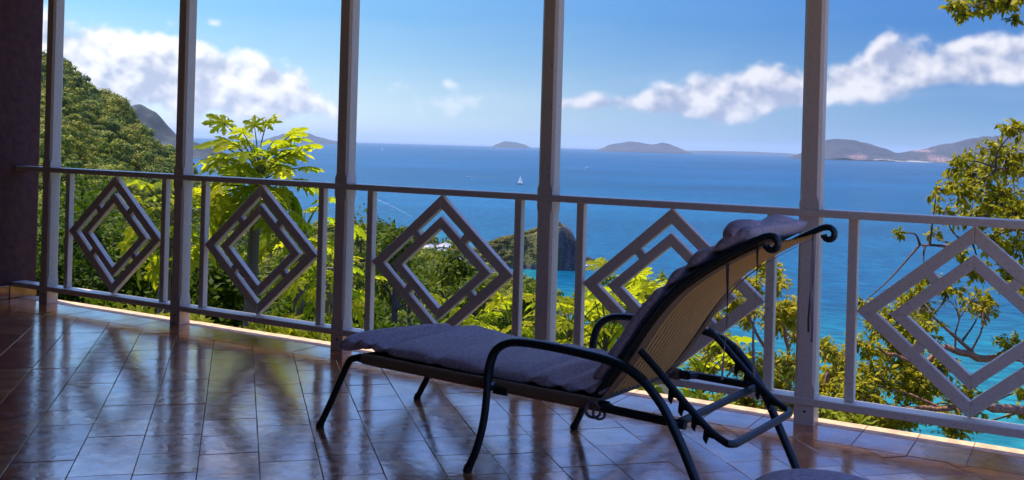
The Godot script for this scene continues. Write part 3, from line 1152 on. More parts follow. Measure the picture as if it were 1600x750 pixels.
func make_lounger() -> void:
	var root := thing("lounge_chair", "dark green metal lounge chair with gold mesh back raised towards the sea", "lounge chair", LOUNGE_AT, LOUNGE_TURN)
	for s in [1.0, -1.0]:
		var b := MB.new()
		b.tube(curve(side_path([[0.0, 0.004], [0.055, 0.10], [0.115, 0.215], [0.155, 0.29], [0.18, 0.322], [0.225, 0.336]], 0.325 * s)), [0.0155], 10, 0.85)
		put("front_leg", b, M.metal, root)
		b = MB.new()
		b.tube(side_path([[0.226, 0.336], [0.8, 0.334], [1.45, 0.338]], 0.325 * s), [0.019], 10, 0.7)
		put("side_rail", b, M.metal, root)
		b = MB.new()
		b.tube(side_path([[0.25, 0.336], [0.8, 0.334], [1.41, 0.337]], 0.325 * s), [0.0235], 10, 0.75)
		put("sling_wrap", b, M.hem, root)
		var aw: float = 0.385 * s
		b = MB.new()
		b.tube(curve(side_path([[0.868, 0.004], [0.912, 0.10], [0.943, 0.22], [0.955, 0.36]], aw)), [0.0155], 10)
		put("middle_leg", b, M.metal, root)
		b = MB.new()
		b.tube(curve(side_path([[0.955, 0.361], [0.962, 0.42], [0.985, 0.478], [1.03, 0.513], [1.10, 0.529], [1.24, 0.531], [1.40, 0.524], [1.49, 0.515], [1.56, 0.497], [1.62, 0.464]], aw), 5), [0.0165], 10, 1.35)
		put("armrest", b, M.metal, root)
		b = MB.new()
		b.tube(curve(side_path([[1.621, 0.463], [1.69, 0.393], [1.755, 0.29], [1.815, 0.175], [1.90, 0.004]], aw)), [0.0165], 10)
		put("rear_leg", b, M.metal, root)
		b = MB.new()
		b.tube(side_path([[1.44, 0.338], [1.76, 0.334]], 0.352 * s), [0.016], 8)
		b.tube([Vector3(1.45, 0.338, 0.325 * s), Vector3(1.48, 0.338, 0.352 * s)], [0.014], 8)
		put("lower_rail", b, M.metal, root)
		b = MB.new()
		b.tube([Vector3(0.95, 0.335, 0.325 * s), Vector3(0.953, 0.335, 0.385 * s)], [0.017], 8)
		b.box(Vector3(0.985, 0.322, 0.345 * s), Vector3(0.07, 0.03, 0.006), 0.002)
		put("bracket", b, M.metal, root)
		# back frame with a scrolled end
		b = MB.new()
		var p := []
		for q in BACK:
			p.append(Vector3(q[0], q[1], 0.285 * s))
		p = curve(p)
		var end: Vector3 = p[-1]
		p.append(end + Vector3(0.03, 0.014, 0))
		for k in 11:
			var a := deg_to_rad(100.0 - k * 27.0)
			p.append(end + Vector3(0.052, -0.008, 0) + Vector3(cos(a), sin(a), 0) * (0.026 - k * 0.0008))
		b.tube(p, [0.0125], 8, 1.3)
		put("back_frame", b, M.metal, root)
		# notched strut of the back support
		b = MB.new()
		var sp := curve(side_path([[1.548, 0.545], [1.62, 0.485], [1.70, 0.412], [1.775, 0.348], [1.83, 0.306], [1.88, 0.282]], 0.285 * s))
		b.tube(sp, [0.0135], 8)
		var strut := put("support_strut", b, M.metal, root)
		for t in [[1.685, 0.424], [1.725, 0.388], [1.775, 0.346], [1.82, 0.312]]:
			var h := MB.new()
			var q := Vector3(t[0], t[1], 0.285 * s)
			var poly := [Vector2(-0.02, 0.012), Vector2(0.024, -0.018), Vector2(0.012, -0.024), Vector2(-0.004, -0.02), Vector2(-0.012, -0.046), Vector2(-0.024, -0.03)]
			h.slab(poly, q + Vector3(0, 0, 0.006), Vector3.RIGHT, Vector3.UP, Vector3.BACK, 0.012, 0.001, true)
			put("notch", h, M.metal, strut)
		for f in [[0.0, 0.325], [0.868, 0.385], [1.90, 0.385]]:
			b = MB.new()
			b.tube([Vector3(f[0], 0.0, f[1] * s), Vector3(f[0] + 0.008, 0.022, f[1] * s)], [0.0185, 0.0175], 10)
			put("foot_cap", b, M.metal, root)
	var c := MB.new()
	c.tube(curve([Vector3(1.88, 0.282, 0.285), Vector3(1.895, 0.277, 0.262), Vector3(1.898, 0.276, 0.2), Vector3(1.898, 0.276, -0.2), Vector3(1.895, 0.277, -0.262), Vector3(1.88, 0.282, -0.285)]), [0.0135], 8)
	put("support_bar", c, M.metal, root)
	for q in [["rear_crossbar", 1.728, 0.333, 0.385, 0.0145], ["front_crossbar", 0.225, 0.333, 0.325, 0.013], ["middle_crossbar", 0.955, 0.318, 0.325, 0.013], ["hinge_bar", 1.385, 0.345, 0.30, 0.011]]:
		c = MB.new()
		c.tube([Vector3(q[1], q[2], -q[3]), Vector3(q[1], q[2], q[3])], [q[4]], 8)
		put(q[0], c, M.metal, root)
	# the slings: woven mesh with a dark hem along each side
	var seat := []
	for k in 12:
		var u := 0.20 + 1.18 * k / 11.0
		seat.append(Vector2(u, 0.345 - 0.018 * sin(PI * k / 11.0)))
	sling("seat_sling", seat, 0.31, root)
	var back := []
	var pts := []
	for q in BACK:
		pts.append(Vector3(q[0] + 0.006, q[1] - 0.006, 0))
	for q in curve(pts):
		back.append(Vector2(q.x, q.y))
	sling("back_sling", back, 0.283, root)


func sling(called: String, path: Array, half: float, root: Node3D) -> void:
	var hem := 0.055
	for piece in 3:
		var a: float = [-half + hem, -half, half - hem][piece]
		var z: float = [half - hem, -half + hem, half][piece]
		var b := MB.new()
		var rows := []
		for q in path:
			var row := PackedVector3Array()
			for k in 13:
				var w := lerpf(a, z, k / 12.0)
				var sag := 0.012 * (1.0 - pow(w / half, 2.0))
				row.append(Vector3(q.x + sag * 0.6, q.y - sag * 0.6, w))
			rows.append(row)
		b.grid(rows)
		if piece > 0:
			# the hem is doubled cloth round the frame tube
			var under := []
			for row in rows:
				var r2 := PackedVector3Array()
				for p in row:
					r2.append(p + Vector3(0.012, -0.012, 0))
				under.append(r2)
			b.grid(under)
		var sheet := put(called if piece == 0 else called.replace("sling", "hem"), b, M.sling if piece == 0 else M.hem, root)
		if piece == 0 and called == "back_sling":
			var sb := MB.new()
			for k in 15:
				var w := lerpf(a + 0.010, z - 0.010, k / 14.0)
				var line := []
				for q in path:
					var sag := 0.012 * (1.0 - pow(w / half, 2.0))
					line.append(Vector3(q.x + sag * 0.6 + 0.004, q.y - sag * 0.6 - 0.004, w))
				sb.tube(line, [0.0056], 6, 1.4, Vector3.UP, false)
			kind(put("woven_strands", sb, M.strand, sheet), "stuff")


# a padded strip: path of (u, y) with thickness along its normal; seams pinch it
func pad(path: Array, seams: Array, thick: float, half: float, seed_: float, soft := 1.0) -> MB:
	var b := MB.new()
	var m := path.size()
	var length := [0.0]
	for k in range(1, m):
		length.append(length[-1] + path[k].distance_to(path[k - 1]))
	var total: float = length[-1]
	var rows := []
	var steps := 150
	for r in steps + 1:
		var s := total * r / steps
		var k := 0
		while k < m - 2 and length[k + 1] < s:
			k += 1
		var t: float = (s - length[k]) / maxf(length[k + 1] - length[k], 1e-5)
		var p: Vector2 = path[k].lerp(path[k + 1], t)
		var dir: Vector2 = (path[mini(k + 2, m - 1)] - path[maxi(k - 1, 0)]).normalized()
		var nn := Vector2(-dir.y, dir.x)
		# distance to the nearest seam
		var near := minf(s, total - s)
		var pinch := 1.0
		for q in seams:
			near = minf(near, absf(s - q[0]))
			pinch = minf(pinch, 1.0 - q[1] * exp(-pow((s - q[0]) / 0.027, 2.0)))
		var ends := sqrt(clampf(minf(s, total - s) / 0.03, 0.02, 1.0))
		var row := PackedVector3Array()
		var n := 44
		for j in n:
			var a := TAU * j / n
			var ca := cos(a)
			var sa := sin(a)
			var x := signf(ca) * pow(absf(ca), 0.28)
			var y := signf(sa) * pow(absf(sa), 0.62)
			var w := x * (half - 0.012 * (1.0 - ends) - 0.010 * (1.0 - pinch))
			var crease := fbm.get_noise_3d(s * 130.0 + seed_, w * 60.0, seed_) * 0.016 * soft + fbm.get_noise_3d(s * 330.0, w * 70.0 + seed_, 9.0) * 0.009 * soft
			var puffy := 1.0 + 0.25 * (1.0 - pow(w / half, 4.0)) * soft
			var h := y * thick * 0.5 * ends * lerpf(1.0, pinch, 0.7 + 0.3 * absf(x)) * (puffy if y > 0.0 else 1.0) + (crease * (1.0 if y > 0.0 else 0.2))
			var q := p + nn * h
			row.append(Vector3(q.x, q.y, w + 0.004 * fbm.get_noise_2d(s * 300.0, seed_)))
		rows.append(row)
	b.grid(rows, true)
	for e in [0, steps]:
		var mid := Vector3()
		for q in rows[e]:
			mid += q / rows[e].size()
		for j in rows[e].size():
			b.tri_out(mid, rows[e][j], rows[e][(j + 1) % rows[e].size()], rows[steps / 2][0])
	return b


func make_cushion() -> void:
	var root := thing("lounge_cushion", "grey mauve quilted cushion with head roll lying on the lounge chair", "cushion", LOUNGE_AT, LOUNGE_TURN)
	var seat := [Vector2(0.075, 0.352), Vector2(0.13, 0.371), Vector2(0.20, 0.382), Vector2(0.45, 0.378), Vector2(0.8, 0.372), Vector2(1.1, 0.372), Vector2(1.3, 0.374), Vector2(1.405, 0.382)]
	put("seat_pad", pad(seat, [[0.095, 0.95], [0.18, 0.95], [0.265, 0.9], [0.55, 0.3], [0.80, 0.35], [1.02, 0.55], [1.14, 0.8], [1.24, 0.85]], 0.060, 0.302, 3.0), M.cloth, root)
	var back := []
	var pts := []
	for q in BACK:
		pts.append(Vector3(q[0] - 0.026, q[1] + 0.028, 0))
	for q in curve(pts):
		back.append(Vector2(q.x, q.y))
	put("back_pad", pad(back.slice(2), [[0.46, 0.75], [0.565, 0.8], [0.68, 0.8]], 0.054, 0.288, 20.0, 0.7), M.cloth, root)
	# head roll: a bolster tied in at its middle
	var b := MB.new()
	var rows := []
	var at := Vector2(1.878, 0.985)
	for r in 61:
		var t := r / 60.0 * 2.0 - 1.0
		var rad := 0.040 * pow(1.0 - pow(absf(t), 6.0), 0.5) * (0.46 + 0.54 * smoothstep(0.0, 0.62, absf(t - 0.10))) * (1.0 if t < 0.1 else 1.12) + 0.003
		var row := PackedVector3Array()
		for j in 28:
			var a := TAU * j / 28.0
			var cr := 1.0 + 0.09 * fbm.get_noise_3d(t * 90.0, cos(a) * 30.0, sin(a) * 30.0) + 0.05 * sin(a * 9.0 + t * 3.0) * exp(-pow((t - 0.12) / 0.2, 2.0))
			row.append(Vector3(at.x + cos(a) * rad * 1.25 * cr, at.y + sin(a) * rad * cr + 0.006 * cos(t * 3.0), t * 0.292))
		rows.append(row)
	b.grid(rows, true)
	put("head_roll", b, M.cloth, root)
	# ties hanging from the head end
	for q in [[1.86, 0.885, 0.27, 0.40, 0.0], [1.965, 0.955, 0.275, 0.44, 0.4], [1.965, 0.955, -0.262, 0.40, 0.9], [1.962, 0.957, -0.275, 0.37, 1.7]]:
		b = MB.new()
		var rr := []
		for k in 22:
			var t := k / 21.0
			var sway := 0.012 * sin(t * 5.0 + q[4] * 4.0) * t
			var wide := 0.006 * (0.5 + 0.5 * absf(cos(t * 4.0 + q[4])))
			var mid := Vector3(q[0] + sway, q[1] - q[3] * t, q[2] + sway * 0.6)
			var dir := Vector3(cos(q[4] + t * 2.0), 0, sin(q[4] + t * 2.0))
			rr.append(PackedVector3Array([mid - dir * wide, mid + dir * wide, mid + dir * wide + Vector3(0.001, 0, 0.001), mid - dir * wide + Vector3(0.001, 0, 0.001)]))
		b.grid(rr, true)
		put("tie", b, M.ribbon, root)
	# a bow round the rail at the hinge
	b = MB.new()
	for q in [[1.40, 0.335, 0.030, 0.0], [1.425, 0.328, 0.024, 1.1]]:
		var loop := []
		for k in 17:
			var a: float = TAU * k / 16.0 + q[3]
			loop.append(Vector3(q[0] + cos(a) * q[2], q[1] - 0.012 + sin(a) * q[2] * 0.9, 0.352 + 0.004 * sin(a * 2.0)))
		b.tube(loop, [0.0045], 6, 1.7)
	put("bow", b, M.ribbon, root)


func make_stool_stand_in() -> void:  # stand-in: the rounded shape was taken for another lounger's cushion end
	var root := thing("stool_stand_in", "round grey padded stool standing in for the foot end of a second lounger cushion", "stool_stand_in", Vector3(6.165, 0, 2.06), 0.5)
	var b := MB.new()
	var rows := []
	for r in 14:
		var a := PI * 0.5 * r / 13.0
		var row := PackedVector3Array()
		for j in 40:
			var t := TAU * j / 40.0
			var rad := 0.215 * pow(cos(a * 0.999), 0.5)
			row.append(Vector3(cos(t) * rad, 0.33 + 0.072 * sin(a) + 0.003 * fbm.get_noise_2d(cos(t) * rad * 200.0, sin(t) * rad * 200.0), sin(t) * rad))
		rows.append(row)
	b.grid(rows, true)
	var low := []
	for r in 2:
		var row := PackedVector3Array()
		for j in 40:
			var t := TAU * j / 40.0
			row.append(Vector3(cos(t) * 0.215, 0.33 - 0.03 * (1 - r), sin(t) * 0.215))
		low.append(row)
	b.grid(low, true)
	put("pad", b, M.cloth, root)
	b = MB.new()
	b.tube([Vector3(0, 0.27, 0), Vector3(0, 0.30, 0)], [0.2], 32)
	put("base", b, M.metal, root)
	for k in 4:
		b = MB.new()
		var a := TAU * k / 4.0
		b.tube([Vector3(cos(a) * 0.19, 0, sin(a) * 0.19), Vector3(cos(a) * 0.16, 0.27, sin(a) * 0.16)], [0.013], 8)
		put("leg", b, M.metal, root)


# ---------------------------------------------------------------- village and boats
func make_village() -> void:
	var list := [[-37.0, 470.0, 7.0, 5.0, 3.0, "grey", "long white house with grey roof above the bay"], [-30.5, 476.0, 9.0, 6.0, 3.4, "grey", "widest white house of the hamlet by the headland"], [-24.5, 468.0, 6.0, 5.0, 2.8, "red", "small white house with red roof in the hamlet"], [-31.0, 455.0, 8.0, 5.0, 2.8, "grey", "low white house nearest the trees of the hamlet"], [-20.0, 462.0, 5.0, 4.5, 2.8, "grey", "smallest white house at the end of the hamlet"]]
	for q in list:
		var h := thing("white_house", q[6], "house", out(q[0], q[1], maxf(land(q[0], q[1]), -53.0) + 2.6), 0.3 + q[0] * 0.05, "houses of the hamlet by the bay")
		var b := MB.new()
		b.box(Vector3(0, q[4] / 2 - 2.0, 0), Vector3(q[2], q[4] + 4.0, q[3]), 0.05)
		put("wall", b, M.white, h)
		b = MB.new()
		var hw: float = q[2] / 2 + 0.5
		var hd: float = q[3] / 2 + 0.5
		var y: float = q[4]
		var t: float = q[4] + 1.5
		var mid := Vector3(0, y + 0.3, 0)
		var e := [Vector3(-hw, y, -hd), Vector3(hw, y, -hd), Vector3(hw, y, hd), Vector3(-hw, y, hd)]
		var r0 := Vector3(-hw * 0.45, t, 0)
		var r1 := Vector3(hw * 0.45, t, 0)
		b.quad_out(e[0], e[1], r1, r0, mid)
		b.quad_out(e[3], e[2], r1, r0, mid)
		b.tri_out(e[1], e[2], r1, mid)
		b.tri_out(e[0], e[3], r0, mid)
		b.quad_out(e[0], e[1], e[2], e[3], mid)
		put("roof", b, M.grey_roof if q[5] == "grey" else M.red_roof, h)
		for k in int(q[2] / 2.2):
			var wnd := MB.new()
			wnd.box(Vector3(-q[2] / 2 + 1.4 + k * 2.2, q[4] * 0.55, q[3] / 2), Vector3(0.9, 1.1, 0.12), 0.02)
			put("window", wnd, M.dark_glass, h)


func hull(b: MB, length: float, beam: float, high: float) -> void:
	var rows := []
	for k in 13:
		var t := k / 12.0
		var w := beam * 0.5 * sqrt(maxf(0.0, 1.0 - pow(t, 2.6))) * (0.85 + 0.15 * t) + 0.02
		var x := (t - 0.45) * length
		var sheer := high * (0.85 + 0.35 * t * t)
		rows.append(PackedVector3Array([Vector3(x, sheer, -w), Vector3(x, 0.1, -w * 0.8), Vector3(x, -0.5, -w * 0.3), Vector3(x, -0.5, w * 0.3), Vector3(x, 0.1, w * 0.8), Vector3(x, sheer, w), Vector3(x, sheer - 0.05, 0)]))
	b.grid(rows, true)
	for e in [0, 12]:
		for j in 7:
			b.tri_out(rows[e][6], rows[e][j], rows[e][(j + 1) % 7], Vector3(0, 0.2, 0))


func make_boats() -> void:
	for q in [[13.7, 1586.0, 1.0, "sailing boat with a white sail in the middle of the bay", 0.5], [-882.0, 6890.0, 1.6, "tiny far sailing boat near the horizon left of the middle", 1.2]]:
		var r := thing("sailboat", q[3], "sailboat", out(q[0], q[1], SEA), TURN + q[4])
		r.scale = Vector3.ONE * q[2]
		var b := MB.new()
		hull(b, 11.0, 3.2, 1.2)
		put("hull", b, M.hull if q[2] == 1.0 else M.white, r)
		b = MB.new()
		b.tube([Vector3(1.0, 0.8, 0), Vector3(1.0, 14.5, 0)], [0.12, 0.07], 6)
		put("mast", b, M.white, r)
		b = MB.new()
		b.tube([Vector3(1.0, 2.0, 0), Vector3(-4.2, 2.1, 0.6)], [0.1], 6)
		put("boom", b, M.white, r)
		for s in [[[1.0, 2.2, 0.0], [1.0, 14.2, 0.0], [-4.2, 2.3, 0.6], "mainsail"], [[5.6, 1.4, 0.0], [1.15, 13.0, 0.0], [0.2, 1.8, 0.7], "jib"]]:
			b = MB.new()
			var a := Vector3(s[0][0], s[0][1], s[0][2])
			var t := Vector3(s[1][0], s[1][1], s[1][2])
			var c := Vector3(s[2][0], s[2][1], s[2][2])
			for side in [0.0, 0.03]:
				var rows := []
				for k in 9:
					var row := PackedVector3Array()
					for j in 6:
						var u := k / 8.0
						var x := j / 5.0
						row.append(a.lerp(t, u).lerp(c.lerp(t, u), x) + Vector3(0, 0, 0.7 * sin(PI * x) * sin(PI * minf(u + 0.15, 1.0)) + side))
					rows.append(row)
				b.grid(rows)
			put(s[3], b, M.sail, r)
	for q in [[-76.8, 1853.0, PI, "white motorboat speeding left ahead of its long wake", 1.0], [219.0, 2917.0, 0.0, "white motorboat speeding right beyond the middle post", 1.5], [4333.0, 9900.0, 0.3, "white yacht moored off the pale beach, nearer the right post", 4.0], [4480.0, 9850.0, 0.6, "white yacht moored off the pale beach, nearer the pink rocks", 3.0]]:
		var r := thing("motorboat", q[3], "motorboat", out(q[0], q[1], SEA), TURN + q[2])
		r.scale = Vector3.ONE * q[4]
		var b := MB.new()
		hull(b, 9.0, 3.0, 1.3)
		put("hull", b, M.white, r)
		b = MB.new()
		b.box(Vector3(-0.3, 1.9, 0), Vector3(3.2, 1.4, 2.0), 0.2)
		put("cabin", b, M.white, r)
		b = MB.new()
		b.box(Vector3(1.32, 2.0, 0), Vector3(0.12, 0.6, 1.7), 0.03)
		put("windscreen", b, M.dark_glass, r)
	for q in [[[-72.0, 1853.0], [-8.0, 1900.0], 3.0, "white wake trailing right of the left motorboat"], [[213.0, 2915.0], [140.0, 2870.0], 4.5, "white wake trailing left of the far motorboat"], [[-139.4, 1062.0], [-76.0, 812.0], 0.4, "old wake curving over the water beyond the railing"]]:
		var b := MB.new()
		rng.seed = 17
		for k in 60:
			var t := k / 59.0
			var s := lerpf(q[0][0], q[1][0], t)
			var f := lerpf(q[0][1], q[1][1], t) + sin(t * PI) * (6.0 if q[2] < 1.0 else 0.0)
			var at := out(s, f, SEA + 0.12)
			var l: float = Vector2(q[1][0] - q[0][0], q[1][1] - q[0][1]).length() / 60.0 * 0.75
			var dir := (out(q[1][0], q[1][1], SEA) - out(q[0][0], q[0][1], SEA)).normalized()
			var side := dir.cross(Vector3.UP)
			var w: float = q[2] * rng.randf_range(0.3, 1.0) * (1.1 - 0.8 * t)
			if rng.randf() < t * 0.55:
				continue
			b.quad_out(at - dir * l - side * w * 0.5, at - side * w, at + dir * l, at + side * w, at - Vector3.UP)
		kind(put("boat_wake", b, M.foam), "stuff", q[3], "wake")


# ---------------------------------------------------------------- plants near the house
# a palmate papaya leaf on its stalk; the stalk starts at the origin and reaches along +x
func papaya_leaf(seed_: int, stalk: float, size: float, color: Color) -> ArrayMesh:
	rng.seed = seed_
	var b := MB.new()
	b.col = Color(0.20, 0.24, 0.05)
	var end := Vector3(stalk, stalk * 0.1, 0)
	b.tube(curve([Vector3.ZERO, Vector3(stalk * 0.5, stalk * 0.12, 0), end], 3), [0.009, 0.008, 0.007, 0.006, 0.006, 0.005, 0.005], 5)
	var tilt := Basis(Vector3(0, 0, 1), rng.randf_range(-0.65, -0.1)) * Basis(Vector3(1, 0, 0), rng.randf_range(-0.3, 0.3))
	var spot := func(a: float, r: float) -> Vector3:
		var x := cos(a) * r
		var z := sin(a) * r
		return end + tilt * Vector3(x, -0.4 * r * r / size + 0.02 * sin(a * 7.0) * r / size, z)
	var lobes := 7
	for k in lobes:
		var a := deg_to_rad(-138.0 + 276.0 * k / (lobes - 1))
		var long := size * (1.0 - 0.38 * absf(a) / 2.4) * rng.randf_range(0.9, 1.08)
		b.col = color * rng.randf_range(0.88, 1.12)
		var half := deg_to_rad(19.0)
		var centre: Vector3 = spot.call(a, 0.0)
		var ring := []
		for q in [[-1.25, 0.24], [-0.62, 0.46], [-0.95, 0.70], [-0.40, 0.66], [-0.34, 0.84], [0.0, 1.0], [0.34, 0.84], [0.40, 0.66], [0.95, 0.70], [0.62, 0.46], [1.25, 0.24]]:
			ring.append(spot.call(a + q[0] * half * 1.3, q[1] * long))
		var rib: Vector3 = spot.call(a, long * 0.55) + tilt * Vector3(0, -0.012, 0)
		for j in ring.size() - 1:
			b.tri(rib, ring[j], ring[j + 1])
		b.tri(centre, ring[0], rib)
		b.tri(centre, rib, ring[-1])
	return b.mesh()


func papaya(root: Node3D, leaves: Array, crown: Vector3, count: int, seed_: int, low := -0.9, high := 1.1, size := 1.0) -> void:
	for k in count:
		rng.seed = seed_ * 100 + k
		var t := (k + 0.5) / count
		var az := k * 2.39996 + rng.randf_range(-0.25, 0.25)
		var el := lerpf(high, low, t) + rng.randf_range(-0.15, 0.15)
		var o := put("leaf", leaves[rng.randi() % leaves.size()], M.leaf_thin, root)
		o.transform = Transform3D(Basis(Vector3.UP, az) * Basis(Vector3(0, 0, 1), el) * Basis(Vector3(1, 0, 0), rng.randf_range(-0.3, 0.3)), crown + Vector3.DOWN * t * 0.28).scaled_local(Vector3.ONE * size * rng.randf_range(0.75, 1.15))


func base_y(s: float, f: float) -> float:
	return land(s, f)


func make_plants() -> void:
	var yellow := Color(0.49, 0.49, 0.02)
	var lime := Color(0.33, 0.42, 0.018)
	var leaves := []
	for k in 5:
		leaves.append(papaya_leaf(500 + k, [0.42, 0.5, 0.36, 0.46, 0.3][k], [0.22, 0.20, 0.23, 0.25, 0.19][k], yellow.lerp(lime, k / 4.0)))
	for q in [[-2.49, 10.0, 0.95, 84, "tall papaya tree with a crown of lobed yellow green leaves above the rail", 1.05, -0.6, 0.95],
			[-2.15, 10.6, 0.30, 34, "shorter papaya tree right of the tall one, below the top rail", 0.95, -0.9, 0.7],
			[-3.22, 9.6, 0.50, 36, "papaya tree whose leaves show either side of the second post", 0.9, -0.9, 0.9],
			[-1.62, 9.2, 0.05, 22, "small papaya plant against the third post", 0.8, -0.9, 0.6]]:
		var g := base_y(q[0], q[1])
		var r := thing("papaya_tree", q[4], "papaya tree", out(q[0], q[1], g), 0, "papaya trees below the veranda")
		var b := MB.new()
		var top: float = q[2] - g
		b.tube(curve([Vector3(-0.12, -0.3, 0.05), Vector3(-0.1, top * 0.4, 0), Vector3(-0.04, top * 0.8, 0.02), Vector3(0, top + 0.05, 0)]), [0.10, 0.095, 0.09, 0.085, 0.08, 0.075, 0.07, 0.065, 0.06, 0.055, 0.05, 0.045, 0.03], 9)
		put("trunk", b, M.pale_bark, r)
		papaya(r, leaves, Vector3(0, top, 0), q[3], int(absf(q[0]) * 100), q[6], q[7], q[5])
	# young broad leaves just below the middle bays
	var names := ["bright lobed seedling behind the right half of the third diamond", "bright lobed seedling left of the fourth post", "bright lobed seedling right of the fourth post", "bright lobed seedling beside the far armrest", "bright lobed seedling at the lower end of the lounger back", "taller bright seedling through the left half of the fourth diamond", "bright lobed seedling seen under the raised lounger back"]
	var spots := [[-0.30, 8.5, -0.30], [0.05, 8.8, -0.38], [0.52, 8.4, -0.26], [0.80, 8.2, -0.28], [1.16, 9.0, -0.30], [0.98, 9.3, -0.22], [1.62, 8.4, -0.62]]
	for k in spots.size():
		var q: Array = spots[k]
		var g := base_y(q[0], q[1])
		var r := thing("papaya_seedling", names[k], "plant", out(q[0], q[1], g), 0, "young papaya plants below the railing")
		var b := MB.new()
		b.tube([Vector3(0, -0.2, 0), Vector3(0, (q[2] - g) * 0.5, 0.02), Vector3(0, q[2] - g, 0)], [0.035, 0.03, 0.02], 7)
		put("stem", b, M.bark, r)
		papaya(r, leaves, Vector3(0, q[2] - g, 0), 18, 700 + k * 9, -0.5, 1.0, 1.0)

	# dense dark bushes under the left bays
	var bushes := [[-4.75, 10.8, 0.38, 0.8, "dark small leaved bush behind the first post"], [-4.2, 10.4, 0.18, 0.75, "dark small leaved bush behind the first diamond"], [-3.75, 10.9, 0.12, 0.7, "dark small leaved bush left of the second post"], [-3.2, 10.9, -0.1, 0.65, "dark small leaved bush right of the second post"], [-2.9, 11.4, -0.3, 0.7, "dark small leaved bush around the papaya trunk"], [-2.1, 11.6, -0.25, 0.75, "dark small leaved bush behind the third post"], [-1.75, 11.0, -0.4, 0.6, "low dark small leaved bush right of the third post"], [-5.4, 12.5, 0.6, 0.9, "taller dark bush behind the left tip of the first diamond"]]
	for k in bushes.size():
		var q: Array = bushes[k]
		rng.seed = 900 + k
		var g := base_y(q[0], q[1])
		var r := thing("bush", q[4], "bush", out(q[0], q[1], g), 0, "dark bushes below the left bays")
		var b := MB.new()
		var blobs := []
		for j in 12:
			var d := rand_dir()
			blobs.append([Vector3(d.x * q[3] * 0.75, q[2] - g - q[3] * 0.55 + d.y * q[3] * 0.6 - absf(rng.randfn(0, 0.3)), d.z * q[3] * 0.75), q[3] * rng.randf_range(0.32, 0.5)])
		for j in 5:
			blobs.append([Vector3(rng.randf_range(-0.6, 0.6) * q[3], (q[2] - g) * rng.randf_range(0.25, 0.55), rng.randf_range(-0.6, 0.6) * q[3]), q[3] * 0.55])
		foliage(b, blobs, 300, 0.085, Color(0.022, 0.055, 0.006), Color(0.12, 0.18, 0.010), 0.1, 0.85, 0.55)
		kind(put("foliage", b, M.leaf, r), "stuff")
		var wb := MB.new()
		for j in 5:
			var a := TAU * j / 5.0
			wb.tube([Vector3(0, -0.3, 0), Vector3(cos(a) * 0.15, (q[2] - g) * 0.4, sin(a) * 0.15), Vector3(cos(a) * q[3] * 0.5, (q[2] - g) * 0.8, sin(a) * q[3] * 0.5)], [0.035, 0.028, 0.012], 6)
		put("stems", wb, M.bark, r)

	# feathery trees on the slope beyond the middle bays
	var trees := [[-2.45, 22.0, -0.75, 1.5, "feathery green tree left in the third bay"], [-1.45, 25.0, -1.35, 1.5, "feathery green tree right in the third bay"], [-4.1, 28.0, -0.85, 1.9, "tall feathery tree right of the third post"], [-0.75, 23.0, -1.75, 1.1, "low feathery tree behind the seedlings"], [-4.9, 23.0, -1.5, 1.5, "broad feathery tree behind the right tip of the second diamond"], [0.55, 24.0, -2.1, 1.3, "feathery tree below the headland"], [-6.9, 21.0, -1.0, 1.6, "feathery tree behind the second post"], [-3.2, 33.0, -2.4, 2.0, "rounded tree below the hamlet"], [0.9, 31.0, -3.0, 1.9, "rounded tree behind the fourth post"], [-8.6, 25.0, -0.6, 2.0, "broad tree left of the second post, beyond the bushes"]]
	for k in trees.size():
		var q: Array = trees[k]
		rng.seed = 1100 + k
		var g := base_y(q[0], q[1])
		var r := thing("slope_tree", q[4], "tree", out(q[0], q[1], g), 0, "feathery trees on the slope")
		var b := MB.new()
		var high: float = q[2] - g
		var blobs := []
		var wb := MB.new()
		wb.tube(curve([Vector3(0, -0.5, 0), Vector3(0.1, high * 0.35, 0.05), Vector3(0.0, high * 0.7, 0), Vector3(0, high * 0.92, 0)]), [0.16, 0.15, 0.14, 0.13, 0.12, 0.11, 0.10, 0.09, 0.08, 0.07, 0.06, 0.04, 0.02], 7)
		for j in 34:
			var t := rng.randf()
			var a := rng.randf() * TAU
			var rad: float = q[3] * sqrt(maxf(0.0, 1.0 - pow(t * 1.02, 2.2))) * rng.randf_range(0.35, 1.0)
			var p := Vector3(cos(a) * rad, high - q[3] * 2.2 * (1.0 - t) * rng.randf_range(0.9, 1.1) - 0.15, sin(a) * rad)
			blobs.append([p, q[3] * rng.randf_range(0.16, 0.28)])
			if j % 3 == 0:
				wb.tube([Vector3(0, p.y - 0.5, 0), p], [0.04, 0.012], 5)
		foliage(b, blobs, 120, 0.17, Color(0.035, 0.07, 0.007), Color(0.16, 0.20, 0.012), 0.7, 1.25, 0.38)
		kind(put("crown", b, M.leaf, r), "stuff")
		put("trunk", wb, M.bark, r)

	clustered_trees()
	edge_plants()


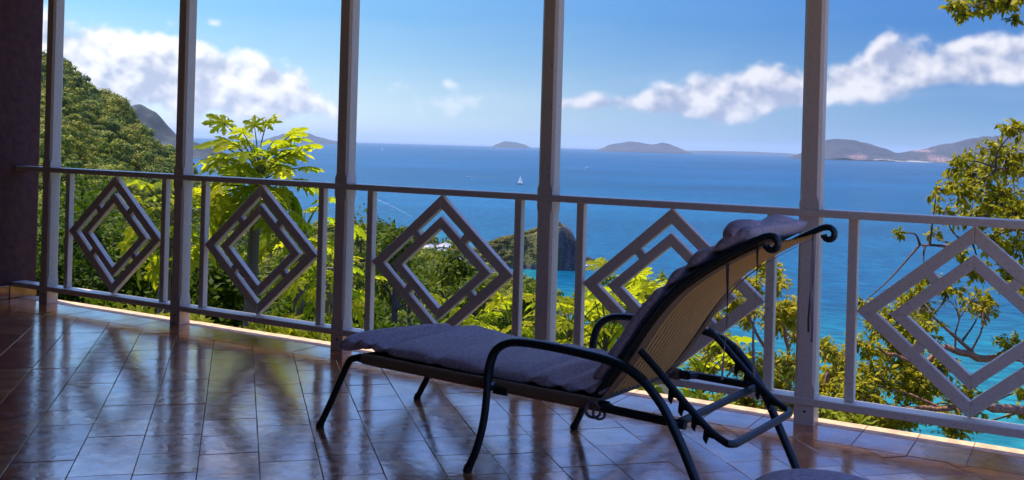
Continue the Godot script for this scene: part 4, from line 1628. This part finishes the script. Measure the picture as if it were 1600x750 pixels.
# leaf sprays round given points, joined by twigs to the nearest limb
func sprays(b: MB, wood: MB, limbs: Array, clusters: Array, at: Vector3, density: float, size: float, a: Color, z: Color, droop: float) -> void:
	for q in clusters:
		var c: Vector3 = out(q[0], q[1], q[2]) - at
		var best := Vector3(0, -99, 0)
		for l in limbs:
			for p in l:
				if p.distance_to(c) < best.distance_to(c):
					best = p
		if best.distance_to(c) > 0.02:
			var mid := best.lerp(c, 0.5) + rand_dir() * best.distance_to(c) * 0.12
			wood.tube(curve([best, mid, c], 3), [0.011, 0.009, 0.007, 0.006, 0.005, 0.004, 0.003].map(func(x): return x * size / 0.055), 5)
		var r: float = q[3] * 1.15
		var twigs := int(clampf(density * r * r * 60.0, 5.0, 90.0))
		for k in twigs:
			var d := (rand_dir() + Vector3.UP * 0.15).normalized()
			var tip := c + Vector3(d.x, d.y * 0.8, d.z) * r * rng.randf_range(0.5, 1.15)
			var start := c + d * r * 0.1
			wood.tube([start, tip], [0.003 * size / 0.055, 0.0015 * size / 0.055], 3, 1.0, Vector3.UP, false)
			var tint := rng.randf()
			var n := rng.randi_range(7, 11)
			for j in n:
				var t := 0.3 + 0.7 * j / float(n - 1)
				var p := start.lerp(tip, t)
				var dir := ((tip - start).normalized() * 0.5 + rand_dir() * 0.8 + Vector3.DOWN * droop).normalized()
				b.col = a.lerp(z, clampf(tint * 0.6 + rng.randf() * 0.5, 0.0, 1.0)) * rng.randf_range(0.75, 1.2)
				var l := size * rng.randf_range(0.7, 1.25)
				leaf2(b, p, dir, (Vector3.UP + rand_dir() * 0.8).normalized(), l, l * rng.randf_range(0.38, 0.55), rng.randf_range(-0.05, 0.25), rng.randf_range(0.05, 0.35))


func limb(wood: MB, pts: Array, r0: float, r1: float, at: Vector3) -> Array:
	var p := []
	for q in pts:
		p.append(out(q[0], q[1], q[2]) - at)
	p = curve(p, 5)
	var radii := []
	for k in p.size():
		p[k] += rand_dir() * r0 * 0.25
		radii.append(lerpf(r0, r1, k / float(p.size() - 1)) * rng.randf_range(0.9, 1.1))
	wood.tube(p, radii, 8)
	return p


func bare_twigs(wood: MB, at: Vector3, dir: Vector3, length: float, rad: float, deep: int) -> void:
	var end := at + dir * length
	wood.tube([at, at.lerp(end, 0.5) + rand_dir() * length * 0.07, end], [rad, rad * 0.8, rad * 0.55], 5, 1.0, Vector3.UP, false)
	if deep > 0:
		for k in 3:
			bare_twigs(wood, at.lerp(end, rng.randf_range(0.4, 1.0)), (dir + rand_dir() * 0.75).normalized(), length * rng.randf_range(0.5, 0.75), rad * 0.55, deep - 1)


func clustered_trees() -> void:
	# the big tree at the right, its limbs reaching in towards the house
	rng.seed = 2001
	var at := out(4.4, 7.4, base_y(4.4, 7.4))
	var r := thing("reaching_tree", "large tree with orange bark reaching in over the right end of the railing", "tree", at)
	var wood := MB.new()
	var limbs := []
	limbs.append(limb(wood, [[4.4, 7.4, -6.5], [4.45, 7.3, -3.5], [4.3, 7.2, -1.5], [4.15, 7.1, -0.6]], 0.13, 0.075, at))
	limbs.append(limb(wood, [[4.15, 7.1, -0.6], [3.85, 6.95, -0.52], [3.55, 6.9, -0.46], [3.23, 6.8, -0.41], [2.95, 6.8, -0.43], [2.65, 6.85, -0.45]], 0.045, 0.012, at))
	limbs.append(limb(wood, [[4.15, 7.1, -0.6], [4.0, 7.15, -0.3], [3.68, 7.2, -0.15], [3.31, 7.0, -0.13], [3.04, 7.0, -0.06], [2.87, 7.0, -0.16], [2.6, 7.0, -0.1]], 0.042, 0.010, at))
	limbs.append(limb(wood, [[4.0, 7.15, -0.3], [3.95, 7.1, 0.3], [3.8, 7.0, 0.7], [3.5, 7.0, 0.78], [3.29, 7.0, 0.70], [3.0, 6.9, 0.66], [2.76, 6.8, 0.66]], 0.035, 0.006, at))
	limbs.append(limb(wood, [[3.8, 7.0, 0.7], [3.75, 7.0, 1.0], [3.5, 6.95, 1.15], [3.25, 6.8, 1.2]], 0.018, 0.006, at))
	limbs.append(limb(wood, [[3.95, 7.1, 0.3], [4.2, 6.9, 1.2], [4.1, 6.7, 2.0], [3.6, 6.6, 2.36], [3.25, 6.5, 2.32], [3.0, 6.45, 2.25]], 0.03, 0.006, at))
	limbs.append(limb(wood, [[3.22, 7.0, -0.08], [3.0, 7.0, 0.1], [2.85, 7.0, 0.22]], 0.014, 0.005, at))
	limbs.append(limb(wood, [[2.95, 6.8, -0.43], [2.7, 6.9, -0.35], [2.45, 6.9, -0.3]], 0.012, 0.005, at))
	for q in [[3.22, 7.0, -0.06, 0.3, 0.9], [3.1, 7.0, -0.06, 0.1, 1.0]]:
		bare_twigs(wood, out(q[0], q[1], q[2]) - at, Vector3(q[3], q[4], -0.2).normalized(), 0.22, 0.008, 3)
	put("trunk", wood, M.bark_red, r)
	var b := MB.new()
	var twigs := MB.new()
	var right_ := [[3.22, 6.5, 1.44, 0.1], [3.36, 6.9, 1.27, 0.17], [3.37, 7.3, 1.15, 0.16], [2.92, 6.6, 1.22, 0.1], [3.1, 7, 1.02, 0.13], [3.56, 7.4, 0.97, 0.21], [3.36, 6.7, 0.87, 0.17], [3.04, 7.1, 0.88, 0.08], [3.42, 7.5, 0.82, 0.14], [2.86, 6.8, 1.03, 0.06], [3, 7.2, 0.71, 0.05], [2.51, 6.5, 0.76, 0.03], [3.29, 6.9, 0.7, 0.11], [3.66, 7.3, 0.61, 0.14], [2.94, 6.6, 0.64, 0.08], [3.25, 7, 0.49, 0.1], [3.67, 7.4, 0.41, 0.12], [2.77, 6.7, 0.47, 0.08], [3.08, 7.1, 0.34, 0.11], [3.02, 7.5, 0.19, 0.17], [2.61, 6.8, 0.16, 0.15], [2.63, 7.2, 0.04, 0.13], [2.29, 6.5, 0.32, 0.06], [2.43, 6.9, -0.04, 0.11], [2.81, 7.3, -0.16, 0.18], [2.7, 6.6, 0.11, 0.15], [2.56, 7, -0.28, 0.18], [2.95, 7.4, -0.41, 0.19], [2.37, 6.7, -0.34, 0.17], [2.74, 7.1, -0.57, 0.18], [3.13, 7.5, -0.61, 0.12], [2.37, 6.8, -0.54, 0.13], [3.64, 7.2, -0.52, 0.07], [3.31, 6.5, -0.23, 0.06], [3.0, 7.1, -0.2, 0.15], [3.2, 7.0, -0.42, 0.14], [3.35, 7.2, 0.22, 0.13], [2.85, 7.0, -0.3, 0.16], [3.45, 6.9, -0.02, 0.12], [2.62, 7.2, -0.68, 0.2], [3.3, 7.4, -0.72, 0.16], [3.55, 7.0, 0.38, 0.12]]
	var top := [[2.68, 6.2, 2.16, 0.09], [2.9, 6.44, 2.21, 0.09], [3.14, 6.68, 2.28, 0.11], [3.06, 6.26, 2.24, 0.09], [3.03, 6.5, 2.38, 0.16], [3.38, 6.74, 2.4, 0.15], [3.13, 6.32, 2.15, 0.04]]
	sprays(b, twigs, limbs, right_ + top, at, 24.0, 0.05, Color(0.17, 0.20, 0.010), Color(0.50, 0.42, 0.02), 0.45)
	kind(put("crown", b, M.leaf, r), "stuff")
	kind(put("twigs", twigs, M.bark, r), "stuff")
	# an air plant of stiff narrow leaves on the lower limb
	rng.seed = 77
	var ap := thing("air_plant", "spiky air plant growing on the lower orange limb", "plant", out(3.01, 6.8, -0.40))
	for k in 34:
		var lb := MB.new()
		lb.col = Color(0.30, 0.22, 0.06) * rng.randf_range(0.7, 1.2)
		var d := (rand_dir() + Vector3.UP * 0.45).normalized()
		leaf2(lb, Vector3.ZERO, d, Vector3.UP, rng.randf_range(0.10, 0.19), 0.014, 0.5)
		put("blade", lb, M.leaf, ap)

	# red barked trees in the middle distance, either side of the fifth post
	var sets := [
		[[3.86, 14.0], [[3.38, 13.2, -0.26, 0.17], [3.29, 13.84, -0.61, 0.22], [3.85, 14.48, -0.63, 0.18], [2.92, 13.36, -0.72, 0.21], [2.81, 14, -1.08, 0.22], [3.4, 14.64, -1.09, 0.23], [3.73, 13.52, -0.89, 0.26], [4.14, 14.16, -1.25, 0.22], [3.95, 14.8, -1.19, 0.28], [2.84, 13.68, -1.37, 0.26], [3.25, 14.32, -1.67, 0.27], [3.33, 13.2, -1.6, 0.25], [3.8, 13.84, -1.64, 0.22], [2.83, 14.48, -1.85, 0.23], [3.55, 13.36, -1.88, 0.25], [3.1, 13.5, -2.1, 0.3], [3.9, 13.6, -2.2, 0.3], [2.7, 13.6, -2.3, 0.3], [3.5, 14.0, -2.45, 0.32], [4.2, 14.2, -1.9, 0.28], [4.35, 14.0, -2.4, 0.3]],
			[[[3.86, 14.0, -7.0], [3.8, 14.0, -3.5], [3.88, 14.0, -2.3], [3.93, 14.0, -1.67], [3.8, 14.0, -1.1], [3.6, 14.0, -0.6]], [[3.88, 14.0, -2.3], [3.7, 14.0, -1.7], [3.45, 14.0, -1.25], [3.15, 14.0, -0.65]], [[3.7, 14.0, -1.9], [3.3, 13.9, -1.6], [2.9, 13.9, -1.3]]], "red barked tree with thin yellow green crown left of the fifth post"],
		[[3.8, 12.0], [[3.65, 11.6, -0.98, 0.13], [3.91, 11.92, -1.15, 0.15], [3.94, 12.24, -1.44, 0.19], [3.98, 11.68, -1.39, 0.15], [3.76, 12, -1.58, 0.19], [4.13, 12.32, -1.73, 0.19], [3.95, 11.8, -1.8, 0.2], [3.7, 11.9, -1.9, 0.2], [4.2, 12.0, -2.0, 0.24], [3.9, 12.2, -2.1, 0.24]],
			[[[3.8, 12.0, -7.0], [3.78, 12.0, -2.6], [3.79, 12.0, -1.5], [3.93, 12.0, -1.16]], [[3.79, 12.0, -1.8], [3.95, 12.0, -1.5], [4.05, 12.0, -1.3]]], "small yellow green tree between the fifth post and the last baluster"],
		[[2.4, 18.0], [[1.64, 17.2, -0.96, 0.15], [1.98, 17.84, -1.15, 0.2], [2.4, 18.48, -1.17, 0.23], [2.66, 17.36, -0.92, 0.1], [2.46, 18, -1.33, 0.28], [2.08, 18.64, -1.55, 0.26], [2.95, 17.52, -1.19, 0.2], [3.35, 18.16, -1.56, 0.25], [2.93, 18.8, -1.67, 0.26], [1.3, 17.5, -1.45, 0.3], [1.7, 18.0, -1.65, 0.35], [2.3, 17.6, -1.9, 0.4], [2.9, 17.8, -2.1, 0.4]],
			[[[2.4, 18.0, -9.0], [2.35, 18.0, -4.0], [2.3, 18.0, -2.2], [2.4, 18.0, -1.4]], [[2.3, 18.0, -2.4], [2.0, 18.0, -1.8], [1.7, 17.8, -1.3]], [[2.3, 18.0, -2.2], [2.8, 18.0, -1.7], [3.1, 18.0, -1.4]]], "leafy tree top seen through the fourth diamond"],
	]
	for k in sets.size():
		var q: Array = sets[k]
		rng.seed = 2100 + k
		at = out(q[0][0], q[0][1], base_y(q[0][0], q[0][1]))
		r = thing("red_barked_tree", q[3], "tree", at, 0, "red barked trees right of the middle")
		wood = MB.new()
		limbs = []
		for l in q[2]:
			limbs.append(limb(wood, l, 0.06 if limbs.is_empty() else 0.035, 0.012, at))
		put("trunk", wood, M.bark_red, r)
		b = MB.new()
		twigs = MB.new()
		sprays(b, twigs, limbs, q[1], at, [14.0, 15.0, 11.0][k], 0.085, [Color(0.26, 0.27, 0.014), Color(0.25, 0.26, 0.014), Color(0.16, 0.23, 0.014)][k], [Color(0.55, 0.44, 0.03), Color(0.52, 0.42, 0.03), Color(0.34, 0.38, 0.022)][k], 0.2)
		kind(put("crown", b, M.leaf, r), "stuff")
		kind(put("twigs", twigs, M.bark_red, r), "stuff")


func edge_plants() -> void:
	# low plants growing up to the edge of the floor, seen under the bottom rail
	rng.seed = 3100
	var names := ["at the first post", "right of the first post", "under the left half of the first diamond", "under the right half of the first diamond", "left of the second post", "right of the second post", "under the left half of the second diamond", "under the right half of the second diamond", "left of the third post", "right of the third post", "under the left half of the third diamond", "under the right half of the third diamond", "left of the fourth post", "right of the fourth post", "under the left half of the fourth diamond", "under the right half of the fourth diamond", "left of the fifth post", "right of the fifth post", "under the left half of the fifth diamond"]
	for k in 19:
		var x := -0.065 + k * 0.335
		var high := -0.10 if x < 5.9 else -0.2
		if x > 6.05:
			high = -0.27
		var r := thing("edge_plant", "low leafy plant at the floor edge " + names[k], "plant", Vector3(x, -1.3, -0.62 - rng.randf() * 0.25), 0, "low plants along the floor edge")
		var b := MB.new()
		var blobs := []
		for j in 9:
			blobs.append([Vector3(rng.randf_range(-0.22, 0.22), 1.3 + high - rng.randf_range(0.08, 0.45), rng.randf_range(-0.22, 0.2)), rng.randf_range(0.08, 0.14)])
		for j in 4:
			blobs.append([Vector3(rng.randf_range(-0.2, 0.2), rng.randf_range(0.2, 0.8), rng.randf_range(-0.2, 0.2)), 0.2])
		var big := x < 3.0
		foliage(b, blobs, 46 if big else 70, 0.10 if big else 0.06, Color(0.15, 0.20, 0.012), Color(0.38, 0.38, 0.022), 0.0, 0.9, 0.5)
		kind(put("foliage", b, M.leaf, r), "stuff")
		b = MB.new()
		for j in 4:
			b.tube([Vector3(0, -0.8, 0), Vector3(rng.randf_range(-0.15, 0.15), 1.1 + high, rng.randf_range(-0.15, 0.15))], [0.012, 0.005], 5)
		put("stems", b, M.bark, r)
